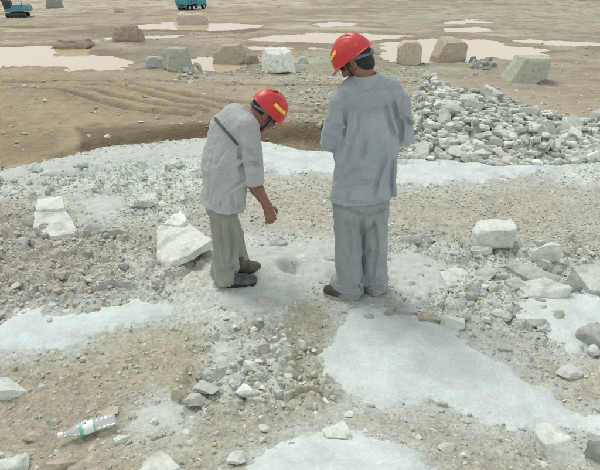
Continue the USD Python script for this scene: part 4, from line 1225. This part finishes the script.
    T.cone(lh, lk, 0.092, 0.080, 0.008).cone(lk, la, 0.080, 0.084, 0.012, flat=True)
    T.cone(rh, rk, 0.090, 0.080, 0.008).cone(rk, ra, 0.080, 0.076, 0.008, flat=True)
    T.cone(la + UP * 0.06, la + UP * 0.045 + np.array([-0.045, 0.01, 0]), 0.086, 0.078, 0.02)
    T.below(la - UP * 0.012, -UP)

    def tf(p):
        z = p[:, 2]
        ank = sstep(0.26, 0.06, z)
        o = -0.012 * ridged(np.stack([p[:, 0] / 0.06, p[:, 1] / 0.08, z / 0.24 + p[:, 0] * 2], -1), 7)
        o -= ank * 0.016 * ridged(np.stack([p[:, 0] / 0.16, p[:, 1] / 0.16, z / 0.045 + p[:, 0] * 2], -1), 8)
        o -= sstep(0.5, 0.66, z) * 0.006 * ridged(np.stack([p[:, 0] / 0.05 + z * 8, p[:, 1] / 0.08, z / 0.08], -1), 9)
        return o
    T.fold(tf)
    for pts, r, dp, rd in (([(362.5, 214), (361.5, 243), (361, 265), (362.5, 295)], 0.015, 0.045, 0.0), ([(346, 207), (356, 212), (363, 216)], 0.0102, 0.0066, 0.0030), ([(364, 216), (374, 213), (383, 211)], 0.0102, 0.0066, 0.0030),
                           ([(347, 222), (351, 240), (350, 260)], 0.0119, 0.0060, 0.0036), ([(374, 222), (377, 250), (372, 280)], 0.0110, 0.0055, 0.0030), ([(340, 284), (350, 288), (361, 285)], 0.0085, 0.0039, 0.0042), ([(338, 279), (350, 282)], 0.0085, 0.0033, 0.0030),
                           ([(364, 286), (374, 289), (382, 285)], 0.0085, 0.0039, 0.0036), ([(366, 279), (380, 280)], 0.0085, 0.0033, 0.0030), ([(341, 250), (348, 258)], 0.0093, 0.0044, 0.0024)):
        T.crease(pts, r, dp, rd)
    part('trousers', T.mesh(1), MAT['slate_cloth'], W, True)
    shoe(W, ground(357, 299.5), ground(322.5, 293), 0.12, 'brown_shoe', 'sole_rubber')
    h2 = ground(375, 297)
    h2 = h2 + np.array([0.0, 0.045, 0])
    shoe(W, h2, h2 + np.array([0.02, 0.27, 0]), 0.12, 'dark_shoe', 'dark_rubber')
    helmet(W, c, R, (math.radians(40), math.radians(74), 1.10, 0.92))


# ---- the worker who bends over the drill hole
def stooping_worker():
    Y0 = 3.33
    Q = lambda px, py, dy=0.0: P(px, py, Y0 + dy)
    base = ground(236, 281)
    W = thing('person', 'worker stooping in light grey shirt with rolled sleeve, dark shoulder strap and red helmet', 'person', base)
    Fb = unit([0.78, 0.62, 0])
    Rb = np.array([Fb[1], -Fb[0], 0])
    sp = unit(Q(237, 116, 0.07) - Q(221, 205))
    Ft = unit(Fb - sp * (Fb @ sp))
    Rt = np.cross(Ft, sp)
    M = np.stack([Rt, Ft / 0.66, sp])
    c, R = head_frame(Q(265, 111.5, 0.06), (0.60, 0.30, -0.66), (0.66, 0.10, 0.66))
    ls, rs, le, re = Q(222, 125, 0.17), Q(247, 128, -0.06), Q(224, 162, 0.26), Q(252, 181, -0.06)
    lw, rw = Q(224, 188, 0.24), Q(267.5, 206, -0.03)
    rh, rk, ra = Q(223, 207, -0.05), Q(226, 240, -0.05), Q(225, 278.5, -0.06)
    lh, lk, la = Q(223, 206, 0.10), Q(231, 238, 0.14), Q(238, 270, 0.14)
    neck = Q(245, 115, 0.05)
    B = Field([c + UP * 0.14, c + Fb * .12, la - UP * 0.1, ra - UP * .08, le, re, rw - UP * 0.2 + Fb * .05, ls, rs], 0.1, 0.0065)
    head(B, c, R)
    B.cone(neck - sp * 0.03, c + np.array([0, -0.026, -0.045]) @ R, 0.062, 0.056, 0.03)
    B.cone(Q(235, 130, 0.04), Q(226, 175, 0.01), 0.13, 0.125, 0.05, M).cone(Q(226, 175, 0.01), Q(222, 205), 0.125, 0.14, 0.05, M)
    for s_, e_, w_ in ((ls, le, lw), (rs, re, rw)):
        B.cone(neck - sp * 0.06, s_, 0.055, 0.05, 0.04)
        B.cone(s_, e_, 0.052, 0.045, 0.02)
        mid = e_ * 0.68 + w_ * 0.32
        B.cone(e_, mid, 0.044, 0.043, 0.015).cone(mid, w_, 0.043, 0.027, 0.015)
    hand(B, rw, unit(np.array([0.22, 0.05, -0.95])), unit(np.array([0.75, 0.45, 0.2])), unit(np.array([-0.45, 0.85, 0.0])), 0.62, 1.04)
    hand(B, lw, unit(np.array([-0.1, 0.1, -0.9])), unit(np.array([0.6, -0.6, 0.2])), unit(np.array([-0.4, -0.5, 0])), 0.4)
    for h_, k_, a_ in ((lh, lk, la), (rh, rk, ra)):
        B.cone(h_, k_, 0.075, 0.05, 0.03).cone(k_, a_, 0.052, 0.036, 0.02)
        B.cone(a_, a_ + Fb * 0.1 - UP * 0.02, 0.036, 0.03, 0.02)
    part('body', B.mesh(), MAT['skin'], W, True)
    for s in (-1, 1):
        part('eye', trimesh.creation.icosphere(2, 0.0115).apply_translation(c + np.array([s * 0.032, 0.083, 0.005]) @ R), MAT['eye'], W, True)
    Hh = Field([c], 0.16, 0.005)
    Hh.ball(c + np.array([0, -0.012, 0.022]) @ R, (0.0765, 0.0955, 0.091), R, 0.01)
    Hh.below(c + np.array([0, 0.018, 0]) @ R, np.array([0, 1.0, -0.35]) @ R).below(c + np.array([0, 0, -0.045]) @ R, np.array([0, 0.45, -1.0]) @ R)
    part('hair', Hh.mesh(1), MAT['hair'], W, True)
    S_ = Field([ls + UP * .08, rs, le, re, lw, neck, Q(220, 214)], 0.16, 0.0055)
    S_.cone(Q(235, 128, 0.05), Q(227, 168, 0.01), 0.155, 0.165, 0.06, M).cone(Q(227, 168, 0.01), Q(221, 212, 0.0), 0.165, 0.195, 0.06, M)
    S_.cone(ls * 0.8 + rs * 0.2, rs * 0.8 + ls * 0.2, 0.075, 0.082, 0.05)
    S_.cone(Q(221, 130, 0.10), Q(215, 165, 0.05), 0.07, 0.08, 0.05)
    for s_, e_, r in ((ls, le, 0.068), (rs, re, 0.08)):
        S_.cone(neck - sp * 0.04, s_, 0.06, r * 0.8, 0.05)
    S_.cone(rs, re, 0.080, 0.070, 0.012, flat=True)
    S_.cone(ls, le, 0.068, 0.064, 0.03).cone(le, le * 0.4 + lw * 0.6, 0.07, 0.055, 0.02, flat=True)
    S_.below(Q(221, 208.5, -0.09), (-0.12, -0.05, -1))
    S_.cone(neck + sp * 0.03, neck + sp * 0.10 + Ft * 0.04, 0.058, 0.075, 0.012, cut=True)

    def folds(p):
        q = p - Q(228, 165)
        x, z, y = q @ Rt, q @ sp, q @ Ft
        w = np.stack([x / 0.06, y / 0.06, z / 0.2 + x * 2], -1)
        w2 = np.stack([x / 0.11 + z * 3, y / 0.11, z / 0.075 - x * 4], -1)
        o = -0.006 * ridged(w, 13) * sstep(0.30, 0.1, z) - 0.006 * ridged(w2, 15) * sstep(0.32, 0.05, z)
        o += 0.003 * np.exp(-(((z + 0.255) / 0.004) ** 2))
        return o
    S_.fold(folds)
    for pts, r, dp, rd in (([(239, 143), (240, 163), (243, 184)], 0.0120, 0.0260, 0.0000), ([(237, 162), (229, 168), (220, 173)], 0.0110, 0.0066, 0.0036), ([(232, 180), (224, 184), (214, 187)], 0.0110, 0.0060, 0.0036), ([(240, 184), (232, 190), (222, 195)], 0.0102, 0.0060, 0.0030),
                           ([(207, 137), (205, 152), (204, 168)], 0.0110, 0.0055, 0.0030), ([(213, 150), (210, 176), (208, 198)], 0.0119, 0.0050, 0.0030), ([(246, 150), (254, 153)], 0.0085, 0.0050, 0.0024), ([(245, 166), (253, 163), (258, 164)], 0.0085, 0.0055, 0.0024),
                           ([(228, 150), (222, 158), (216, 164)], 0.0102, 0.0044, 0.0024), ([(220, 200), (220, 207)], 0.0051, 0.0039, 0.0000), ([(232, 196), (234, 207)], 0.0093, 0.003, 0.003)):
        S_.crease(pts, r, dp, rd)
    sh = part('shirt', S_.mesh(1), MAT['light_grey_cloth'], W, True)
    for pts in ([(200, 201.5), (210, 204), (225, 206), (241, 207)], [(239, 126), (238, 135), (239, 146)], [(224, 117), (232, 121), (240, 126)]):
        part('seam', S_.seam(pts), MAT['light_grey_cloth'], sh, 40)
    # rolled sleeve
    K = Field([re], 0.16, 0.005)
    ax = unit(re - rs)
    for t in (-0.042, -0.026, -0.010):
        K.cone(re + ax * t, re + ax * (t + 0.016), 0.074, 0.076, 0.006)
    K.below(re + ax * 0.012, ax)
    K.below(re - ax * 0.052, -ax)
    K.cone(re - ax * 0.02, re + ax * 0.1, 0.056, 0.062, 0.005, cut=True)
    K.fold(lambda p: -0.004 * ridged(p / 0.05, 21))
    part('rolled_cuff', K.mesh(1), MAT['light_grey_cloth'], sh, True)
    C_ = Field([neck], 0.17, 0.0045)
    d = unit(sp + 0.45 * Ft)
    C_.cone(neck - d * 0.035, neck + d * 0.034, 0.088, 0.073, 0.008)
    C_.below(neck + d * 0.036, d)
    C_.below(neck - d * 0.05, -d)
    C_.cone(neck - d * 0.02, neck + d * 0.12, 0.058, 0.068, 0.006, cut=True)
    part('collar', C_.mesh(1), MAT['light_grey_cloth'], sh, True)
    # strap over the left shoulder, across the back and under the right arm
    from scipy.ndimage import gaussian_filter1d
    pts = [q for q in (S_.hit(px, py) for px, py in zip(np.linspace(213.5, 239.0, 44), np.linspace(116.5, 145.0, 44))) if q is not None]
    first = pts[0]
    pts = [first + Ft * a * 0.16 + sp * (0.02 * math.sin(a * 3.1)) for a in np.linspace(1, 0.05, 12)] + pts
    pts = gaussian_filter1d(np.array(pts), 2.0, axis=0, mode='nearest')
    ctr = Q(232, 140, 0.06)
    nr = np.array([unit(unit(q - ctr) * 0.5 - ray(230, 130) * 0.8) if i_ > 11 else unit(q - ctr) for i_, q in enumerate(pts)])
    nr = gaussian_filter1d(nr, 3.0, axis=0, mode='nearest')
    part('shoulder_strap', strip(pts + nr * 0.004, nr, 0.027, 0.003), MAT['strap_webbing'], W, 40)
    T = Field([lh, rh, la - UP * .05, ra - UP * .05, Q(222, 185)], 0.17, 0.0065)
    Mt = np.stack([Rb, Fb / 0.75, UP])
    T.cone(Q(222, 194, 0.01), Q(222, 206, 0.01), 0.115, 0.125, 0.03, Mt)
    T.cone(rh, rk, 0.085, 0.084, 0.008).cone(rk, ra, 0.086, 0.080, 0.02, flat=True)
    T.cone(lh, lk, 0.085, 0.082, 0.008).cone(lk, la, 0.084, 0.078, 0.02, flat=True)

    def tf(p):
        z = p[:, 2]
        ank = sstep(0.26, 0.06, z)
        o = -0.013 * ridged(np.stack([p[:, 0] / 0.05, p[:, 1] / 0.07, z / 0.26 + p[:, 0] * 2], -1), 17)
        o -= ank * 0.010 * ridged(np.stack([p[:, 0] / 0.15, p[:, 1] / 0.15, z / 0.05], -1), 18)
        return o
    T.fold(tf)
    for pts, r, dp, rd in (([(220, 216), (222, 240), (226, 266)], 0.0119, 0.0072, 0.0042), ([(231, 222), (232, 245), (231, 264)], 0.0120, 0.0200, 0.0000), ([(212, 215), (215, 240), (218, 262)], 0.0110, 0.0055, 0.0030), ([(216, 268), (226, 271), (234, 268)], 0.0085, 0.0055, 0.0030)):
        T.crease(pts, r, dp, rd)
    part('trousers', T.mesh(1), MAT['olive_grey_cloth'], W, True)
    shoe(W, ground(225, 285.5), ground(258.5, 281.5), 0.12, 'teal_shoe', 'dark_rubber')
    shoe(W, ground(233, 274), ground(262, 267), 0.12, 'dusty_shoe', 'dark_rubber')
    helmet(W, c, R, (math.radians(52), math.radians(108), 1.10, 1.10))


standing_worker()
stooping_worker()

# ------------------------------------------------------------------ plastic bottle
MAT['clear_plastic'] = usdkit.material(stage, '/World/Looks/clear_plastic', {
    't': ('transparent_bsdf', {'color': (0.93, 0.96, 0.96)}), 'gl': ('glossy_bsdf', {'roughness': 0.25, 'color': (1, 1, 1)}), 'd': ('diffuse_bsdf', {'color': (0.72, 0.75, 0.75)}),
    'f': ('fresnel', {'IOR': 1.55}), 'm1': ('mix_closure', {'fac': 0.42}), 'm2': ('mix_closure', {}),
    'g': ('geometry', {}), 'n': ('noise_texture', {'scale': 60.0, 'detail': 3.0}), 'b': ('bump', {'strength': 0.6, 'distance': 0.004})},
    [('g.position', 'n.vector'), ('n.fac', 'b.height'), ('b.normal', 'gl.normal'), ('t.BSDF', 'm1.closure1'), ('d.BSDF', 'm1.closure2'), ('f.fac', 'm2.fac'), ('m1.closure', 'm2.closure1'), ('gl.BSDF', 'm2.closure2')], surface='m2.closure')
plain('label_white', (225, 232, 228), 0.5, 0.4, 0.05)
plain('label_green', (128, 192, 168), 0.5, 0.4, 0.08)
plain('label_ink', (52, 78, 82), 0.5, 0.4, 0.08)
plain('cap_white', (214, 208, 202), 0.5, 0.4, 0.06)


def bottle():
    a, b = ground(117, 425), ground(60, 444)
    ax = unit((b - a) * [1, 1, 0])
    sd_ = np.cross(UP, ax)
    ln = np.linalg.norm((b - a)[:2])
    r0 = ln * 0.128
    gz0 = max(gz_(*(a + ax * t * ln)[:2]) for t in (0, 0.3, 0.6, 1)) + 0.012
    o = np.array([a[0], a[1], gz0 + r0 * 0.92])
    W = thing('plastic_bottle', 'clear crumpled plastic water bottle with white and green label lying on the dirt', 'bottle', (o[0], o[1], gz0))

    def P_(t, th, r):
        d = 1 + 0.10 * (meshkit.fbm(np.stack([t * 9, np.cos(th) * 1.6, np.sin(th) * 1.6], -1), 3, 4) * 2 - 1) * sstep(0.02, 0.12, t) * sstep(0.86, 0.7, t)
        q = r * d
        return o + ax * (t * ln)[..., None] + sd_ * (q * np.cos(th))[..., None] + UP * (q * np.sin(th) * np.where(np.sin(th) < 0, 0.86, 0.95))[..., None]

    def lathe(ts, rs, n=40, th0=0.0, th1=2 * np.pi):
        closed = th1 - th0 > 6.2
        th = np.linspace(th0, th1, n, endpoint=not closed)
        T, H = np.meshgrid(ts, th, indexing='ij')
        v = P_(T, H, np.repeat(np.asarray(rs)[:, None], n, 1)).reshape(-1, 3)
        ii = np.arange(len(ts) * n).reshape(len(ts), n)
        j = np.roll(ii, -1, 1) if closed else ii[:, 1:]
        i0 = ii if closed else ii[:, :-1]
        q = np.stack([i0[:-1], j[:-1], j[1:], i0[1:]], -1).reshape(-1, 4)
        return v, np.vstack([q[:, [0, 1, 2]], q[:, [0, 2, 3]]])
    t = np.linspace(0, 0.90, 140)
    prof = np.interp(t, [0, 0.012, 0.03, 0.06, 0.56, 0.66, 0.74, 0.82, 0.87, 0.90], [0.55, 0.85, 0.96, 1.0, 1.0, 0.96, 0.78, 0.50, 0.40, 0.40]) * r0
    prof *= 1 - 0.05 * np.exp(-(((t * 13) % 1 - 0.5) / 0.16) ** 2) * ((t > 0.05) & (t < 0.55))
    body = lathe(t, prof)
    part('bottle_body', body, MAT['clear_plastic'], W, True)
    part('bottle_base', lathe(np.array([0.03, 0.005, 0.0]), np.array([0.1, 0.4, 0.55]) * r0), MAT['clear_plastic'], W, True)
    tc = np.array([0.90, 0.902, 0.985, 1.0, 1.0])
    part('bottle_cap', lathe(tc, np.array([0.30, 0.47, 0.47, 0.42, 0.02]) * r0, 28), MAT['cap_white'], W, 40)
    lab = part('bottle_label', lathe(np.linspace(0.39, 0.58, 24), np.full(24, 1.03) * r0), MAT['label_white'], W, True)
    part('label_band', lathe(np.linspace(0.56, 0.64, 12), np.linspace(1.035, 1.0, 12) * r0), MAT['label_green'], lab, True)
    part('label_band', lathe(np.linspace(0.375, 0.395, 5), np.full(5, 1.035) * r0), MAT['label_green'], lab, True)
    for t0, t1, h0, h1 in ((0.50, 0.545, 1.35, 1.42), (0.50, 0.545, 1.62, 1.69), (0.50, 0.51, 1.35, 1.69), (0.515, 0.525, 1.35, 1.69), (0.535, 0.545, 1.35, 1.69), (0.45, 0.485, 1.9, 2.0), (0.44, 0.48, 2.1, 2.25)):
        part('label_print', lathe(np.linspace(t0, t1, 5), np.full(5, 1.045) * r0, 6, h0, h1), MAT['label_ink'], lab, True)


bottle()

# ------------------------------------------------------------------ machines far off
plain('blue_paint', (84, 128, 144), 0.6, 0.4, 0.3, 2.5)
plain('teal_paint', (66, 134, 150), 0.6, 0.4, 0.3, 2.5)
plain('dark_steel', (58, 60, 58), 0.6, 0.4, 0.2, 2.0)
plain('tyre_rubber', (42, 42, 42), 0.9, 0.2, 0.2, 3.0)
plain('pale_paint', (190, 200, 200), 0.5, 0.4, 0.1, 1.5)
plain('dark_glass', (40, 52, 58), 0.08, 0.6, 0.05, 1.0)


def rbox(size, c, r=0.06):
    """A box with bevelled edges."""
    import manifold3d as m3
    sx, sy, sz = np.asarray(size) / 2
    pts = []
    for x in (-1, 1):
        for y in (-1, 1):
            for z in (-1, 1):
                pts += [(x * (sx - r), y * (sy - r), z * sz), (x * sx, y * (sy - r), z * (sz - r)), (x * (sx - r), y * sy, z * (sz - r))]
    m = m3.Manifold.hull_points(pts).to_mesh()
    return trimesh.Trimesh(np.array(m.vert_properties[:, :3], float) + c, np.array(m.tri_verts))


def prism(pts, width, y0=None):
    """A profile in x, z pushed along y."""
    m = trimesh.creation.extrude_polygon(Polygon(pts), width, engine='earcut')
    m.apply_transform(np.array([[1, 0, 0, 0], [0, 0, -1, width / 2 if y0 is None else y0 + width], [0, 1, 0, 0], [0, 0, 0, 1.0]]))
    return m


def wheel(r, w, c):
    m = trimesh.creation.cylinder(r, w, sections=28)
    m.apply_transform(trimesh.transformations.rotation_matrix(np.pi / 2, [1, 0, 0]))
    m.apply_translation(c)
    return m


def placed(m, base, rz, s=1.0):
    m = m.copy()
    m.apply_scale(s)
    m.apply_transform(trimesh.transformations.rotation_matrix(rz, [0, 0, 1]))
    m.apply_translation(base)
    return m


def excavator():
    g = ground(18.5, 17)
    W = thing('excavator', 'blue excavator with dark boom, far off at the upper left picture edge', 'excavator', g)
    rz = math.radians(188)
    put = lambda n, m, mt, par=W: part(n, placed(m, g, rz, 0.78), MAT[mt], par, 35)
    for y in (-1.0, 1.0):
        t = prism([(-1.6, 0.25), (-1.35, 0), (1.35, 0), (1.6, 0.25), (1.45, 0.62), (1.2, 0.72), (-1.2, 0.72), (-1.45, 0.62)], 0.5, y - 0.25)
        tr = put('track', t, 'dark_steel')
        for x in (-1.2, -0.6, 0.0, 0.6, 1.2):
            put('roller', wheel(0.16, 0.56, (x, y, 0.22)), 'tyre_rubber', tr)
    put('undercarriage', rbox((1.6, 1.6, 0.5), (0, 0, 0.6), 0.08), 'dark_steel')
    h = put('house', prism([(-1.9, 0.95), (-2.0, 1.3), (-1.95, 1.75), (-1.75, 1.9), (0.4, 1.85), (0.9, 1.5), (1.5, 1.4), (1.6, 0.9)], 2.3), 'blue_paint')
    put('counterweight', rbox((0.5, 2.4, 0.75), (-1.9, 0, 1.3), 0.14), 'blue_paint', h)
    put('exhaust', wheel(0.07, 0.5, (0, 0, 0)).apply_transform(trimesh.transformations.rotation_matrix(np.pi / 2, [1, 0, 0])).apply_translation((-1.0, 0.5, 2.1)), 'dark_steel', h)
    cb = put('cab', prism([(0.5, 1.42), (0.5, 2.5), (0.7, 2.62), (1.45, 2.58), (1.62, 2.0), (1.6, 1.3)], 0.95, 0.2), 'dark_steel')
    put('cab_window', rbox((0.75, 1.0, 0.65), (1.05, 0.67, 2.15), 0.05), 'dark_glass', cb)
    b = put('boom', prism([(1.2, 1.2), (1.5, 1.2), (2.2, 3.2), (3.4, 5.0), (5.2, 5.7), (5.2, 6.0), (3.2, 5.5), (1.8, 3.4)], 0.5, -0.6), 'dark_steel')
    put('boom_cylinder', prism([(1.5, 1.0), (1.65, 1.0), (2.6, 3.6), (2.45, 3.7)], 0.2, -0.15), 'dark_steel', b)
    put('arm', prism([(5.0, 6.2), (5.5, 6.0), (6.0, 3.6), (5.75, 3.5)], 0.4, -0.55), 'dark_steel')
    put('bucket', prism([(5.6, 3.6), (6.1, 3.5), (6.3, 2.9), (5.9, 2.4), (5.2, 2.5), (5.6, 3.0)], 0.9, -0.8), 'dark_steel')


def dump_truck():
    g = ground(192.5, 9.5)
    W = thing('dump_truck', 'teal dump truck far off, its body cut by the top picture edge', 'truck', g)
    rz = math.radians(66)
    put = lambda n, m, mt, par=W: part(n, placed(m, g, rz, 0.8), MAT[mt], par, 35)
    put('chassis', rbox((6.8, 1.0, 0.3), (0, 0, 0.85), 0.05), 'dark_steel')
    bed = put('dump_bed', prism([(-3.5, 1.05), (-3.6, 2.5), (0.9, 2.6), (0.9, 1.05)], 2.4), 'teal_paint')
    for x in (-2.8, -1.9, -1.0, -0.1):
        for y in (-1.24, 1.24):
            put('bed_rib', rbox((0.12, 0.1, 1.4), (x, y, 1.8), 0.02), 'teal_paint', bed)
    put('tailgate', rbox((0.1, 2.3, 1.3), (-3.62, 0, 1.75), 0.03), 'teal_paint', bed)
    put('rear_skirt', rbox((0.12, 2.3, 0.45), (-3.3, 0, 0.82), 0.03), 'teal_paint')
    put('mudguard', rbox((1.2, 0.4, 0.12), (-1.9, 1.0, 1.08), 0.03), 'teal_paint')
    put('side_tank', rbox((1.1, 0.45, 0.55), (0.6, 1.0, 0.78), 0.08), 'teal_paint')
    put('side_tank', rbox((1.1, 0.45, 0.55), (0.6, -1.0, 0.78), 0.08), 'teal_paint')
    cb = put('cab', prism([(1.2, 0.7), (1.2, 2.7), (2.8, 2.7), (3.2, 1.8), (3.25, 0.6)], 2.3), 'teal_paint')
    put('windscreen', prism([(2.86, 2.55), (2.9, 2.6), (3.24, 1.85), (3.2, 1.8)], 2.0), 'dark_glass', cb)
    put('side_window', rbox((0.9, 2.34, 0.6), (2.2, 0, 2.1), 0.04), 'dark_glass', cb)
    put('bumper', rbox((0.2, 2.3, 0.35), (3.35, 0, 0.6), 0.05), 'pale_paint', cb)
    for x in (-2.5, -1.25, 2.3):
        for y in (-0.98, 0.98):
            w = put('wheel', wheel(0.5, 0.42, (x, y, 0.5)), 'tyre_rubber')
            put('rim', wheel(0.26, 0.45, (x, y, 0.5)), 'pale_paint', w)


excavator()
dump_truck()
